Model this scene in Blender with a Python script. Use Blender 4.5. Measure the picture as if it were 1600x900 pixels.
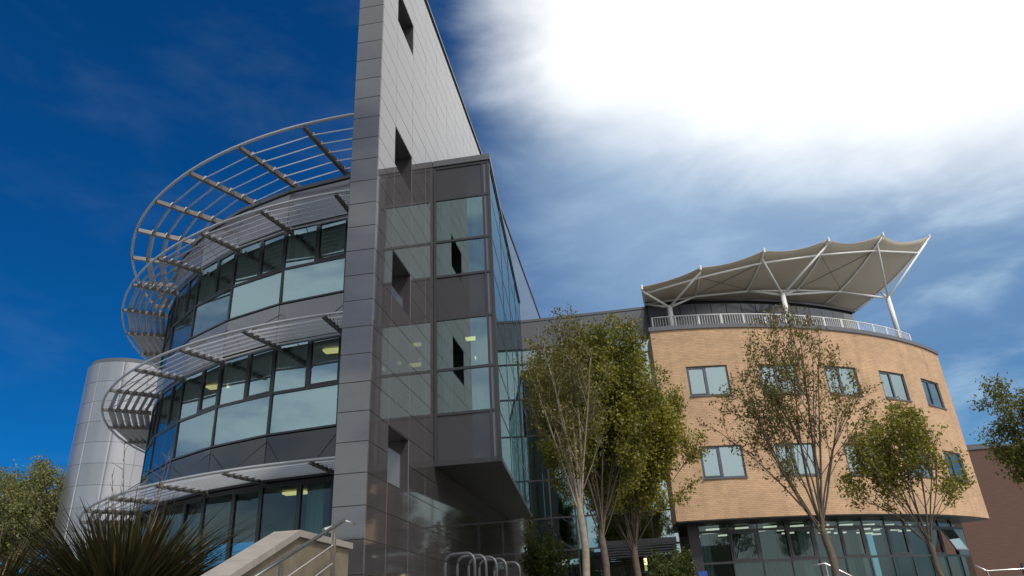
import bpy, math, random
import numpy as np
from mathutils import Matrix, Vector

random.seed(7)
rng = np.random.default_rng(7)
for o in list(bpy.data.objects):
    bpy.data.objects.remove(o)
sc = bpy.context.scene
COL = sc.collection
EYE = 1.6                       # camera height over the lower pavement; everything below is laid out relative to the eye

# ------------------------------------------------------------------ camera
PITCH, ROLL, YAW, FPX = 0.439523, -0.055176, -0.1476, 1120.89
cam = bpy.data.cameras.new('camera')
cam.sensor_width = 36.0
cam.lens = 36.0 * FPX / 1600.0
cam.clip_start = 0.1
cam.clip_end = 4000
camo = bpy.data.objects.new('camera', cam)
COL.objects.link(camo)
fw = Vector((math.sin(YAW)*math.cos(PITCH), math.cos(YAW)*math.cos(PITCH), math.sin(PITCH)))
ri = Vector((math.cos(YAW), -math.sin(YAW), 0))
up = ri.cross(fw)
r2 = ri*math.cos(ROLL) + up*math.sin(ROLL)
u2 = up*math.cos(ROLL) - ri*math.sin(ROLL)
camo.matrix_world = Matrix(((r2.x, u2.x, -fw.x, 0), (r2.y, u2.y, -fw.y, 0), (r2.z, u2.z, -fw.z, 0), (0, 0, 0, 1)))
sc.camera = camo

# ------------------------------------------------------------------ sky and sun
SUN_AZ, SUN_EL = math.radians(138), math.radians(50)     # azimuth from +Y clockwise: behind the camera, to the right
world = bpy.data.worlds.new('World')
sc.world = world
world.use_nodes = True
nt = world.node_tree
nt.nodes.clear()
def N(t, **kw):
    n = nt.nodes.new(t)
    for k, v in kw.items():
        setattr(n, k, v)
    return n
def L(a, b):
    nt.links.new(a, b)
def mth(op, a, b=None, c=None, clamp=False):
    n = N('ShaderNodeMath', operation=op, use_clamp=clamp)
    for i, v in enumerate((a, b, c)):
        if v is None:
            continue
        if isinstance(v, (int, float)):
            n.inputs[i].default_value = v
        else:
            L(v, n.inputs[i])
    return n.outputs[0]
def mapr(v, a, b, c=0.0, d=1.0, smooth=True):
    n = N('ShaderNodeMapRange')
    n.interpolation_type = 'SMOOTHSTEP' if smooth else 'LINEAR'
    L(v, n.inputs['Value'])
    for k, x in zip(('From Min', 'From Max', 'To Min', 'To Max'), (a, b, c, d)):
        n.inputs[k].default_value = x
    return n.outputs['Result']
def mix(f, a, b, bt='MIX'):
    n = N('ShaderNodeMix', data_type='RGBA', blend_type=bt)
    for s, v in ((n.inputs['Factor'], f), (n.inputs['A'], a), (n.inputs['B'], b)):
        if isinstance(v, (int, float)):
            s.default_value = v
        elif isinstance(v, tuple):
            s.default_value = (*v, 1)
        else:
            L(v, s)
    return n.outputs['Result']
out = N('ShaderNodeOutputWorld')
bg = N('ShaderNodeBackground')
bg.inputs['Strength'].default_value = 0.1
sky = N('ShaderNodeTexSky', sky_type='NISHITA')
sky.sun_disc = False
sky.sun_elevation = SUN_EL
sky.sun_rotation = SUN_AZ
sky.air_density = 1.0
sky.dust_density = 0.6
sky.ozone_density = 2.5
tc = N('ShaderNodeTexCoord')
sep = N('ShaderNodeSeparateXYZ')
L(tc.outputs['Generated'], sep.inputs[0])
az = mth('ARCTAN2', sep.outputs['X'], sep.outputs['Y'])          # 0 straight down the wall, + to the right
el = mth('ARCSINE', sep.outputs['Z'])
mp = N('ShaderNodeMapping')
mp.inputs['Scale'].default_value = (1.6, 1.6, 4.2)
mp.inputs['Rotation'].default_value = (0.25, 0.35, 0.5)
L(tc.outputs['Generated'], mp.inputs[0])
ns = N('ShaderNodeTexNoise')
ns.inputs['Scale'].default_value = 3.4
ns.inputs['Detail'].default_value = 9
ns.inputs['Roughness'].default_value = 0.58
ns.inputs['Distortion'].default_value = 0.25
L(mp.outputs[0], ns.inputs['Vector'])
n2 = N('ShaderNodeTexNoise')
n2.inputs['Scale'].default_value = 1.3
n2.inputs['Detail'].default_value = 4
L(tc.outputs['Generated'], n2.inputs['Vector'])
wob = mth('MULTIPLY', mth('SUBTRACT', ns.outputs['Fac'], 0.5), 0.16)
wob2 = mth('MULTIPLY', mth('SUBTRACT', n2.outputs['Fac'], 0.5), 0.18)
azw = mth('ADD', mth('ADD', az, wob), wob2)
elw = mth('ADD', mth('ADD', el, mth('MULTIPLY', wob, 0.5)), mth('MULTIPLY', wob2, 0.4))
deep = mth('COSINE', mth('ADD', az, 0.80))                         # 1 in the deepest blue, left of the wing
# thick bright cloud bank high on the right
bank = mth('MULTIPLY', mapr(azw, -0.26, 0.02), mapr(mth('ADD', elw, mth('MULTIPLY', az, 0.33)), 0.56, 0.77))
veil = mth('MULTIPLY', mapr(azw, -0.28, 0.10), mapr(elw, 0.16, 0.62))
# thin wisps everywhere, denser to the right
wispmask = mapr(mth('ADD', deep, wob), 0.25, 0.98, 1.0, 0.06)
wisp = mth('MULTIPLY', mapr(ns.outputs['Fac'], 0.44, 0.80), wispmask)
tint = mix(mapr(deep, 0.60, 0.97), (0.46, 0.78, 1.0), (0.02, 0.38, 0.78))
blue = mix(1.0, sky.outputs[0], tint, 'MULTIPLY')
c1 = mix(mth('MULTIPLY', wisp, 0.62), blue, (5.6, 7.4, 8.8))
c2 = mix(mth('MULTIPLY', veil, 0.55), c1, (5.2, 7.2, 9.4))
back = mth('COSINE', mth('SUBTRACT', az, 3.3))
c2 = mix(mth('MULTIPLY', mth('MULTIPLY', mapr(mth('ADD', back, wob), -0.38, 0.35), mapr(ns.outputs['Fac'], 0.36, 0.62, 0.35, 1.0)), 0.85), c2, (8.6, 9.6, 9.9))      # hazy cloud over the rest of the sky
c3 = mix(bank, c2, (11.8, 11.9, 11.9))
L(c3, bg.inputs[0])
L(bg.outputs[0], out.inputs[0])

sun = bpy.data.lights.new('sun', 'SUN')
sun.energy = 2.6
sun.angle = math.radians(6)
sun.color = (1.0, 0.94, 0.86)
suno = bpy.data.objects.new('sun', sun)
COL.objects.link(suno)
sd = Vector((math.sin(SUN_AZ)*math.cos(SUN_EL), math.cos(SUN_AZ)*math.cos(SUN_EL), math.sin(SUN_EL)))
suno.rotation_euler = sd.to_track_quat('Z', 'Y').to_euler()
suno.location = sd*60
sc.view_settings.view_transform = 'Standard'
sc.view_settings.look = 'None'
sc.view_settings.exposure = 0.0
sc.view_settings.gamma = 1.0
sc.view_settings.use_curve_mapping = False

# ------------------------------------------------------------------ materials
def newmat(name):
    m = bpy.data.materials.new(name)
    m.use_nodes = True
    return m, m.node_tree, m.node_tree.nodes['Principled BSDF']
def pmat(name, col, rough=0.5, metal=0.0, var=0.12, scale=3.0, bump=0.0, spec=0.5, rnd=0.0, coat=0.0, stretch=None, ior=1.5):
    """principled material with noise variation of colour and roughness, optional bump and per-object variation"""
    m, t, p = newmat(name)
    tcn = t.nodes.new('ShaderNodeTexCoord')
    mpn = t.nodes.new('ShaderNodeMapping')
    if stretch:
        mpn.inputs['Scale'].default_value = stretch
    t.links.new(tcn.outputs['Object'], mpn.inputs[0])
    no = t.nodes.new('ShaderNodeTexNoise')
    no.inputs['Scale'].default_value = scale
    no.inputs['Detail'].default_value = 6
    no.inputs['Roughness'].default_value = 0.6
    t.links.new(mpn.outputs[0], no.inputs['Vector'])
    mr = t.nodes.new('ShaderNodeMapRange')
    mr.inputs['From Min'].default_value = 0.25
    mr.inputs['From Max'].default_value = 0.75
    mr.inputs['To Min'].default_value = 1 - var
    mr.inputs['To Max'].default_value = 1 + var
    t.links.new(no.outputs['Fac'], mr.inputs['Value'])
    val = mr.outputs[0]
    if rnd:
        oi = t.nodes.new('ShaderNodeObjectInfo')
        m2 = t.nodes.new('ShaderNodeMapRange')
        m2.inputs['To Min'].default_value = 1 - rnd
        m2.inputs['To Max'].default_value = 1 + rnd
        t.links.new(oi.outputs['Random'], m2.inputs['Value'])
        mm = t.nodes.new('ShaderNodeMath')
        mm.operation = 'MULTIPLY'
        t.links.new(val, mm.inputs[0])
        t.links.new(m2.outputs[0], mm.inputs[1])
        val = mm.outputs[0]
    vm = t.nodes.new('ShaderNodeVectorMath')
    vm.operation = 'SCALE'
    vm.inputs[0].default_value = col
    t.links.new(val, vm.inputs['Scale'])
    t.links.new(vm.outputs[0], p.inputs['Base Color'])
    p.inputs['Roughness'].default_value = rough
    p.inputs['Metallic'].default_value = metal
    p.inputs['Specular IOR Level'].default_value = spec
    p.inputs['Coat Weight'].default_value = coat
    p.inputs['IOR'].default_value = ior
    if bump:
        b = t.nodes.new('ShaderNodeBump')
        b.inputs['Strength'].default_value = bump
        b.inputs['Distance'].default_value = 0.02
        t.links.new(no.outputs['Fac'], b.inputs['Height'])
        t.links.new(b.outputs[0], p.inputs['Normal'])
    return m
def glassmat(name, tint, refl=0.9, ior=2.2, rough=0.0, wave=0.0):
    m = bpy.data.materials.new(name)
    m.use_nodes = True
    t = m.node_tree
    t.nodes.clear()
    o = t.nodes.new('ShaderNodeOutputMaterial')
    mx = t.nodes.new('ShaderNodeMixShader')
    tr = t.nodes.new('ShaderNodeBsdfTransparent')
    tr.inputs[0].default_value = (*tint, 1)
    gl = t.nodes.new('ShaderNodeBsdfGlossy')
    gl.inputs['Color'].default_value = (refl*0.76, refl*0.97, refl, 1)
    gl.inputs['Roughness'].default_value = rough
    fr = t.nodes.new('ShaderNodeFresnel')
    fr.inputs['IOR'].default_value = ior
    t.links.new(fr.outputs[0], mx.inputs[0])
    t.links.new(tr.outputs[0], mx.inputs[1])
    t.links.new(gl.outputs[0], mx.inputs[2])
    t.links.new(mx.outputs[0], o.inputs[0])
    if wave:
        tcn = t.nodes.new('ShaderNodeTexCoord')
        no = t.nodes.new('ShaderNodeTexNoise')
        no.inputs['Scale'].default_value = 0.9
        no.inputs['Detail'].default_value = 1
        t.links.new(tcn.outputs['Object'], no.inputs['Vector'])
        b = t.nodes.new('ShaderNodeBump')
        b.inputs['Strength'].default_value = wave
        b.inputs['Distance'].default_value = 0.02
        t.links.new(no.outputs['Fac'], b.inputs['Height'])
        t.links.new(b.outputs[0], gl.inputs['Normal'])
    return m
M = {}
M['granite'] = pmat('polished_granite', (0.064, 0.058, 0.062), 0.05, var=0.14, scale=1.4, ior=2.0, rnd=0.08, stretch=(1, 1, 3.5))
M['granite_core'] = pmat('granite_backing', (0.05, 0.048, 0.054), 0.25, var=0.1)
M['joint'] = pmat('dark_joint', (0.012, 0.012, 0.013), 0.8)
M['spandrel'] = pmat('grey_spandrel', (0.17, 0.16, 0.175), 0.08, var=0.06, scale=1.0, rnd=0.06, ior=1.8)
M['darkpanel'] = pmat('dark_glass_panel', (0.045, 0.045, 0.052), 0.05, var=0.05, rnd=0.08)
M['greypanel'] = pmat('slate_grey_cladding', (0.115, 0.118, 0.138), 0.12, var=0.06, rnd=0.07)
M['frame'] = pmat('dark_grey_frame', (0.035, 0.035, 0.042), 0.35, var=0.08)
M['frame2'] = pmat('blue_grey_frame', (0.075, 0.085, 0.105), 0.4, var=0.08)
M['coping'] = pmat('grey_metal_coping', (0.10, 0.105, 0.12), 0.35, var=0.08)
M['alu'] = pmat('satin_aluminium', (0.46, 0.46, 0.47), 0.40, metal=0.5, var=0.07)
M['bracket'] = pmat('weathered_bracket_steel', (0.16, 0.15, 0.145), 0.45, metal=0.3, var=0.15)
M['silver'] = pmat('silver_cladding', (0.50, 0.50, 0.53), 0.30, metal=0.9, var=0.04, scale=0.8, rnd=0.05)
M['steel'] = pmat('brushed_stainless', (0.62, 0.61, 0.59), 0.25, metal=1.0, var=0.06)
M['rackmetal'] = pmat('galvanised_tube', (0.10, 0.10, 0.105), 0.45, metal=0.5, var=0.12)
M['white'] = pmat('white_paint', (0.78, 0.78, 0.76), 0.4, var=0.05)
M['curtain'] = pmat('pale_curtain', (0.72, 0.78, 0.76), 0.8, var=0.05)
M['blind'] = pmat('grey_vertical_blind', (0.26, 0.28, 0.28), 0.8, var=0.10)
M['inside'] = pmat('room_surface', (0.22, 0.23, 0.22), 0.8, var=0.1)
M['ceiling'] = pmat('room_ceiling', (0.30, 0.31, 0.30), 0.8, var=0.05)
M['concrete'] = pmat('stained_render', (0.16, 0.13, 0.09), 0.85, var=0.35, scale=2.2, bump=0.25)
M['capstone'] = pmat('cast_stone_coping', (0.26, 0.235, 0.21), 0.8, var=0.14, scale=5, bump=0.2, rnd=0.05)
M['paving'] = pmat('grey_paving', (0.22, 0.215, 0.205), 0.85, var=0.15, scale=2)
M['ground'] = pmat('asphalt', (0.06, 0.06, 0.06), 0.9, var=0.2, scale=1.5)
M['soil'] = pmat('soil', (0.06, 0.045, 0.03), 0.95, var=0.3, scale=4)
M['roof'] = pmat('roof_membrane', (0.12, 0.12, 0.125), 0.8, var=0.1)
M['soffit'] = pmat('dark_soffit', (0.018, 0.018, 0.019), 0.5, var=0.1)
M['brownbrick'] = pmat('brown_brick_far', (0.115, 0.062, 0.045), 0.85, var=0.2, scale=2.0, stretch=(0.6, 0.6, 6))
M['signblue'] = pmat('blue_sign', (0.03, 0.08, 0.35), 0.4)
M['bark'] = pmat('pale_bark', (0.25, 0.215, 0.165), 0.85, var=0.35, scale=9, bump=0.5)
M['darkbark'] = pmat('brown_bark', (0.115, 0.088, 0.065), 0.9, var=0.35, scale=9, bump=0.5)
M['glass'] = glassmat('window_glass', (0.52, 0.70, 0.68), 0.97, 4.2, wave=0.03)
M['boxglass'] = glassmat('bay_glass', (0.52, 0.70, 0.67), 0.95, 3.2)
M['mirrorglass'] = glassmat('side_glass', (0.30, 0.40, 0.40), 0.98, 6.0)
M['darkglass'] = glassmat('low_glass', (0.42, 0.55, 0.53), 0.9, 1.75)
# lit fluorescent fitting seen through the glass
m, t, p = newmat('lit_lamp')
p.inputs['Base Color'].default_value = (0.8, 0.75, 0.5, 1)
p.inputs['Emission Color'].default_value = (1.0, 0.78, 0.30, 1)
p.inputs['Emission Strength'].default_value = 1.1
M['lamp'] = m
# membrane: woven fabric that lets some light through
m, t, p = newmat('canopy_fabric')
p.inputs['Base Color'].default_value = (0.62, 0.555, 0.455, 1)
p.inputs['Roughness'].default_value = 0.7
tl = t.nodes.new('ShaderNodeBsdfTranslucent')
tl.inputs[0].default_value = (0.55, 0.50, 0.43, 1)
mx = t.nodes.new('ShaderNodeMixShader')
mx.inputs[0].default_value = 0.20
t.links.new(p.outputs[0], mx.inputs[1])
t.links.new(tl.outputs[0], mx.inputs[2])
t.links.new(mx.outputs[0], t.nodes['Material Output'].inputs[0])
M['fabric'] = m
# buff brick, laid out in metres on the UV map
m, t, p = newmat('buff_brick')
uv = t.nodes.new('ShaderNodeUVMap')
bt = t.nodes.new('ShaderNodeTexBrick')
bt.inputs['Scale'].default_value = 1.0
bt.inputs['Brick Width'].default_value = 0.225
bt.inputs['Row Height'].default_value = 0.075
bt.inputs['Mortar Size'].default_value = 0.006
bt.inputs['Mortar Smooth'].default_value = 0.3
bt.inputs['Bias'].default_value = -0.1
bt.inputs['Color1'].default_value = (0.61, 0.39, 0.228, 1)
bt.inputs['Color2'].default_value = (0.51, 0.325, 0.195, 1)
bt.inputs['Mortar'].default_value = (0.27, 0.20, 0.145, 1)
t.links.new(uv.outputs[0], bt.inputs['Vector'])
no = t.nodes.new('ShaderNodeTexNoise')
no.inputs['Scale'].default_value = 0.55
no.inputs['Detail'].default_value = 7
no.inputs['Roughness'].default_value = 0.62
mpn = t.nodes.new('ShaderNodeMapping')
mpn.inputs['Scale'].default_value = (1.0, 1.7, 1)
t.links.new(uv.outputs[0], mpn.inputs[0])
t.links.new(mpn.outputs[0], no.inputs['Vector'])
mr = t.nodes.new('ShaderNodeMapRange')
mr.inputs['From Min'].default_value = 0.3
mr.inputs['From Max'].default_value = 0.7
mr.inputs['To Min'].default_value = 0.80
mr.inputs['To Max'].default_value = 1.12
t.links.new(no.outputs['Fac'], mr.inputs['Value'])
vm = t.nodes.new('ShaderNodeVectorMath')
vm.operation = 'SCALE'
t.links.new(bt.outputs['Color'], vm.inputs[0])
st1 = t.nodes.new('ShaderNodeMapping')
st1.inputs['Scale'].default_value = (1.3, 0.10, 1)
t.links.new(uv.outputs[0], st1.inputs[0])
st2 = t.nodes.new('ShaderNodeTexNoise')
st2.inputs['Scale'].default_value = 1.6
st2.inputs['Detail'].default_value = 5
t.links.new(st1.outputs[0], st2.inputs['Vector'])
st3 = t.nodes.new('ShaderNodeMapRange')
st3.inputs['From Min'].default_value = 0.52
st3.inputs['From Max'].default_value = 0.74
st3.inputs['To Min'].default_value = 1.0
st3.inputs['To Max'].default_value = 0.80
t.links.new(st2.outputs['Fac'], st3.inputs['Value'])
st4 = t.nodes.new('ShaderNodeMath')
st4.operation = 'MULTIPLY'
t.links.new(mr.outputs[0], st4.inputs[0])
t.links.new(st3.outputs[0], st4.inputs[1])
t.links.new(st4.outputs[0], vm.inputs['Scale'])
t.links.new(vm.outputs[0], p.inputs['Base Color'])
p.inputs['Roughness'].default_value = 0.85
bp = t.nodes.new('ShaderNodeBump')
bp.inputs['Strength'].default_value = 0.5
bp.inputs['Distance'].default_value = 0.01
bp.invert = True
t.links.new(bt.outputs['Fac'], bp.inputs['Height'])
t.links.new(bp.outputs[0], p.inputs['Normal'])
M['brick'] = m
def leafmat(name, ca, cb, cc, trans=0.42):
    """leaf colour runs over three tones by a per-leaf attribute"""
    m, t, p = newmat(name)
    at = t.nodes.new('ShaderNodeAttribute')
    at.attribute_name = 'tone'
    cr = t.nodes.new('ShaderNodeValToRGB')
    cr.color_ramp.elements[0].color = (*ca, 1)
    cr.color_ramp.elements[1].color = (*cc, 1)
    e = cr.color_ramp.elements.new(0.5)
    e.color = (*cb, 1)
    t.links.new(at.outputs['Fac'], cr.inputs[0])
    t.links.new(cr.outputs[0], p.inputs['Base Color'])
    p.inputs['Roughness'].default_value = 0.5
    tl = t.nodes.new('ShaderNodeBsdfTranslucent')
    t.links.new(cr.outputs[0], tl.inputs[0])
    mx = t.nodes.new('ShaderNodeMixShader')
    mx.inputs[0].default_value = trans
    t.links.new(p.outputs[0], mx.inputs[1])
    t.links.new(tl.outputs[0], mx.inputs[2])
    t.links.new(mx.outputs[0], t.nodes['Material Output'].inputs[0])
    return m
M['leaf_green'] = leafmat('leaf_green', (0.065, 0.080, 0.012), (0.175, 0.172, 0.020), (0.31, 0.285, 0.03))
M['leaf_dark'] = leafmat('leaf_dark', (0.03, 0.055, 0.010), (0.075, 0.10, 0.016), (0.17, 0.16, 0.025))
M['leaf_olive'] = leafmat('leaf_olive', (0.105, 0.105, 0.020), (0.18, 0.160, 0.03), (0.21, 0.120, 0.04))
M['leaf_grey'] = leafmat('leaf_grey', (0.11, 0.12, 0.03), (0.22, 0.22, 0.07), (0.34, 0.33, 0.14))
M['flax'] = leafmat('flax_leaf', (0.02, 0.026, 0.010), (0.05, 0.05, 0.018), (0.10, 0.075, 0.03), 0.15)

# ------------------------------------------------------------------ mesh helpers
W = {}
class MB:
    def __init__(s):
        s.v, s.f, s.uv = [], [], None
    def quad(s, a, b, c, d):
        n = len(s.v)
        s.v += [tuple(a), tuple(b), tuple(c), tuple(d)]
        s.f.append((n, n+1, n+2, n+3))
    def hexa(s, P):
        """8 corners: bottom ring 0-3 counter-clockwise from above, top ring 4-7"""
        n = len(s.v)
        s.v += [tuple(p) for p in P]
        for f in ((3, 2, 1, 0), (4, 5, 6, 7), (0, 1, 5, 4), (1, 2, 6, 5), (2, 3, 7, 6), (3, 0, 4, 7)):
            s.f.append(tuple(n+i for i in f))
    def box(s, x0, x1, y0, y1, z0, z1):
        s.hexa([(x0, y0, z0), (x1, y0, z0), (x1, y1, z0), (x0, y1, z0), (x0, y0, z1), (x1, y0, z1), (x1, y1, z1), (x0, y1, z1)])
    def wallbox(s, p, q, z0, z1, t0, t1):
        """box over the plan segment p->q; t0..t1 is its depth to the right of that direction (outward = positive)"""
        p, q = np.array(p[:2], float), np.array(q[:2], float)
        d = (q-p)/np.linalg.norm(q-p)
        n = np.array([d[1], -d[0]])
        a, b, c, e = p+n*t1, q+n*t1, q+n*t0, p+n*t0
        s.hexa([(*a, z0), (*b, z0), (*c, z0), (*e, z0), (*a, z1), (*b, z1), (*c, z1), (*e, z1)])
    def tube(s, pts, r, n=8, r1=None, cap=True):
        pts = [Vector(p) for p in pts]
        rings = []
        for i, p in enumerate(pts):
            d = (pts[min(i+1, len(pts)-1)] - pts[max(i-1, 0)]).normalized()
            a = Vector((0, 0, 1)) if abs(d.z) < 0.95 else Vector((1, 0, 0))
            x = d.cross(a).normalized()
            y = d.cross(x)
            rr = r if r1 is None else r + (r1-r)*i/(len(pts)-1)
            base = len(s.v)
            for k in range(n):
                an = 2*math.pi*k/n
                s.v.append(tuple(p + x*(rr*math.cos(an)) + y*(rr*math.sin(an))))
            rings.append(base)
        for a, b in zip(rings[:-1], rings[1:]):
            for k in range(n):
                s.f.append((a+k, a+(k+1) % n, b+(k+1) % n, b+k))
        if cap:
            s.f.append(tuple(rings[0]+k for k in range(n))[::-1])
            s.f.append(tuple(rings[-1]+k for k in range(n)))
    def mesh(s, name, mat, smooth=False):
        me = bpy.data.meshes.new(name)
        me.from_pydata(s.v, [], s.f)
        if s.uv:
            l = me.uv_layers.new(name='UVMap')
            l.data.foreach_set('uv', np.array([s.uv[v] for f in s.f for v in f], 'f').ravel())
        me.materials.append(M[mat])
        if smooth:
            me.polygons.foreach_set('use_smooth', [True]*len(me.polygons))
        me.update()
        return me
def link(name, data, parent=None, mat=None):
    o = bpy.data.objects.new(name, data)
    COL.objects.link(o)
    w = mat if mat is not None else Matrix()
    if parent is not None:
        o.parent = parent
        o.matrix_parent_inverse = W[parent].inverted()
    o.matrix_basis = w
    W[o] = w
    return o
def build(mb, name, mat, parent=None, smooth=False):
    return link(name, mb.mesh(name, mat, smooth), parent)
def thing(name, label, cat, loc=(0, 0, 0), group=None):
    o = link(name, None, None, Matrix.Translation(loc))
    o.empty_display_size = 0.3
    return tag(o, label, cat, group)
def tag(o, label, cat, group=None):
    o['label'] = label
    o['category'] = cat
    if group:
        o['group'] = group
    return o
def structure(o):
    o['kind'] = 'structure'
    return o
def frame_matrix(p, q, z):
    """x along p->q, y into the building (left of that direction), z up"""
    p, q = Vector((*p[:2], 0)), Vector((*q[:2], 0))
    d = (q-p).normalized()
    y = Vector((-d.y, d.x, 0))
    m = Matrix(((d.x, y.x, 0, p.x), (d.y, y.y, 0, p.y), (0, 0, 1, z), (0, 0, 0, 1)))
    return m
_panels = {}
def panel_mesh(w, h, t, mat, bev=0.004):
    """flat plate, front face at y=-t, with a small chamfer; shared between equal plates"""
    k = (round(w, 3), round(h, 3), round(t, 3), mat)
    if k not in _panels:
        mb = MB()
        b = bev
        ring = lambda x0, x1, z0, z1, y: [(x0, y, z0), (x1, y, z0), (x1, y, z1), (x0, y, z1)]
        mb.v = ring(0, w, 0, h, 0) + ring(0, w, 0, h, -t+b) + ring(b, w-b, b, h-b, -t)
        mb.f = [(8, 9, 10, 11)]
        for lo in (0, 4):
            for i in range(4):
                j = (i+1) % 4
                mb.f.append((lo+i, lo+j, lo+4+j, lo+4+i))
        _panels[k] = mb.mesh('panel', mat)
    return _panels[k]
def plate(name, p, q, z0, z1, t, mat, parent, gap=0.0, off=0.0):
    """a plate over the plan segment p->q, its front pointing to the right of p->q, standing off by off"""
    p, q = np.array(p[:2], float), np.array(q[:2], float)
    L_ = np.linalg.norm(q-p)
    d = (q-p)/L_
    n = np.array([d[1], -d[0]])
    me = panel_mesh(L_-2*gap, z1-z0-2*gap, t, mat)
    return link(name, me, parent, frame_matrix(p+d*gap+n*off, q+n*off, z0+gap))
def pane(p, q, z0, z1, mat, parent, name='pane'):
    """thin single sheet of glass, 6 mm box front only is enough for the coated glass shader"""
    p, q = np.array(p[:2], float), np.array(q[:2], float)
    L_ = np.linalg.norm(q-p)
    k = ('pane', round(L_, 3), round(z1-z0, 3), mat)
    if k not in _panels:
        mb = MB()
        mb.quad((0, 0, 0), (L_, 0, 0), (L_, 0, z1-z0), (0, 0, z1-z0))
        _panels[k] = mb.mesh('pane', mat)
    m = frame_matrix(p, q, z0)
    if mat in ('glass', 'darkglass'):          # no two panes sit quite true
        c = Matrix.Translation((L_/2, 0, (z1-z0)/2))
        m = m @ c @ Matrix.Rotation(random.gauss(0, 0.006), 4, 'Z') @ Matrix.Rotation(random.gauss(0, 0.006), 4, 'X') @ c.inverted()
    return link(name, _panels[k], parent, m)
def curtain(p, q, z0, z1, mat, parent, name='curtain', amp=0.035, pitch=0.13):
    p, q = np.array(p[:2], float), np.array(q[:2], float)
    L_ = np.linalg.norm(q-p)
    n = max(4, int(L_/pitch*4))
    mb = MB()
    for i in range(n+1):
        y = amp*math.sin(i*math.pi/2) + 0.02*math.sin(i*0.7)
        mb.v += [(L_*i/n, y, 0), (L_*i/n, y*1.2, z1-z0)]
    mb.f = [(2*i, 2*i+2, 2*i+3, 2*i+1) for i in range(n)]
    return link(name, mb.mesh(name, mat, True), parent, frame_matrix(p, q, z0))
U = 0.6
PLAZA = 0.36

# ------------------------------------------------------------------ ground, plaza, stairs
mb = MB()
mb.quad((-1500, -1500, -EYE), (1500, -1500, -EYE), (1500, 1500, -EYE), (-1500, 1500, -EYE))
structure(build(mb, 'ground', 'ground'))
mb = MB()
mb.box(-70, -4.46, 9.3, 110, -EYE+0.004, PLAZA)
mb.box(-4.459, 0.6, 8.95, 110, -EYE+0.004, PLAZA)
mb.box(0.601, 70, 15.4, 110, -EYE+0.004, PLAZA)
structure(build(mb, 'plaza_paving', 'paving'))
st = structure(link('stairs', None))
NST = 12
for i in range(NST):
    mb = MB()
    y0 = 8.95 - (NST-i)*0.41
    mb.box(-4.05, 0.6, y0, 8.94, -EYE+0.004+i*0.1625, -EYE+(i+1)*0.1625)
    build(mb, 'step', 'paving', st)

# ------------------------------------------------------------------ granite slab wall
XW, XB, Y0 = -4.90, -5.56, 13.08
ZTOP = 31.6*U
ycols = [21.8*U, 23.75*U, 26.15*U] + [(26.15+2.2*k)*U for k in range(1, 26)]
YEND = ycols[-1]
zrows = [0.6*U + k*U for k in range(32)]
holes = [(25.6*U, 27.6*U), (17.6*U, 19.6*U), (11.6*U, 13.6*U), (4.6*U, 6.6*U)]
slab = thing('granite_slab_wall', 'tall polished dark granite slab wall with four square openings', 'wall', (-5.2, 13.1, PLAZA))
mb = MB()
T = 0.03
mb.box(XB, XW-T, Y0+T, ycols[1], PLAZA, ZTOP)
mb.box(XB, XW-T, ycols[2], YEND, PLAZA, ZTOP)
zz = [PLAZA] + [z for h in reversed(holes) for z in h] + [ZTOP]
for a, b in zip(zz[0::2], zz[1::2]):
    mb.box(XB, XW-T, ycols[1]+0.002, ycols[2]-0.002, a, b)
build(mb, 'core', 'granite_core', slab)
GAP = 0.0045
rest = MB()
for r in range(31):
    z0, z1 = zrows[r], zrows[r+1]
    plate('panel', (XB, Y0+T), (XW, Y0+T), z0, z1, T, 'granite', slab, GAP)
    for c in range(len(ycols)-1):
        if c == 1 and any(h[0]-0.01 < z0 < h[1]-0.01 for h in holes):
            continue
        p, q = (XW-T, ycols[c]), (XW-T, ycols[c+1])
        if c == 0:
            p = (XW-T, Y0+T)
        if c < 4 or (r >= 20 and c < 15):
            o = plate('panel', p, q, z0, z1, T, 'granite', slab, GAP)
            o.matrix_basis = W[o] @ Matrix.Rotation(random.gauss(0, 0.0007), 4, 'Z') @ Matrix.Rotation(random.gauss(0, 0.0007), 4, 'X')
        else:
            rest.wallbox((p[0], p[1]+GAP), (q[0], q[1]-GAP), z0+GAP, z1-GAP, 0, T)
o = build(rest, 'panel', 'granite', slab)
o['kind'] = 'stuff'
# polished lining of the four openings (far jamb, near jamb, head, sill)
for h in holes:
    a, b = ycols[1], ycols[2]
    plate('reveal', (XB+0.01, b-0.004), (XW-0.004, b-0.004), h[0]+0.02, h[1]-0.02, 0.016, 'granite', slab)
    mb = MB()
    mb.box(XB+0.01, XW-0.004, a+0.004, b-0.004, h[1]-0.018, h[1]-0.002)
    build(mb, 'reveal', 'granite', slab)
    mb = MB()
    mb.box(XB+0.01, XW-0.004, a+0.004, b-0.004, h[0]+0.002, h[0]+0.018)
    build(mb, 'reveal', 'granite', slab)
mb = MB()
mb.box(XB-0.03, XW+0.045, Y0-0.04, YEND, ZTOP+0.002, ZTOP+0.10)
build(mb, 'coping', 'coping', slab)

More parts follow.
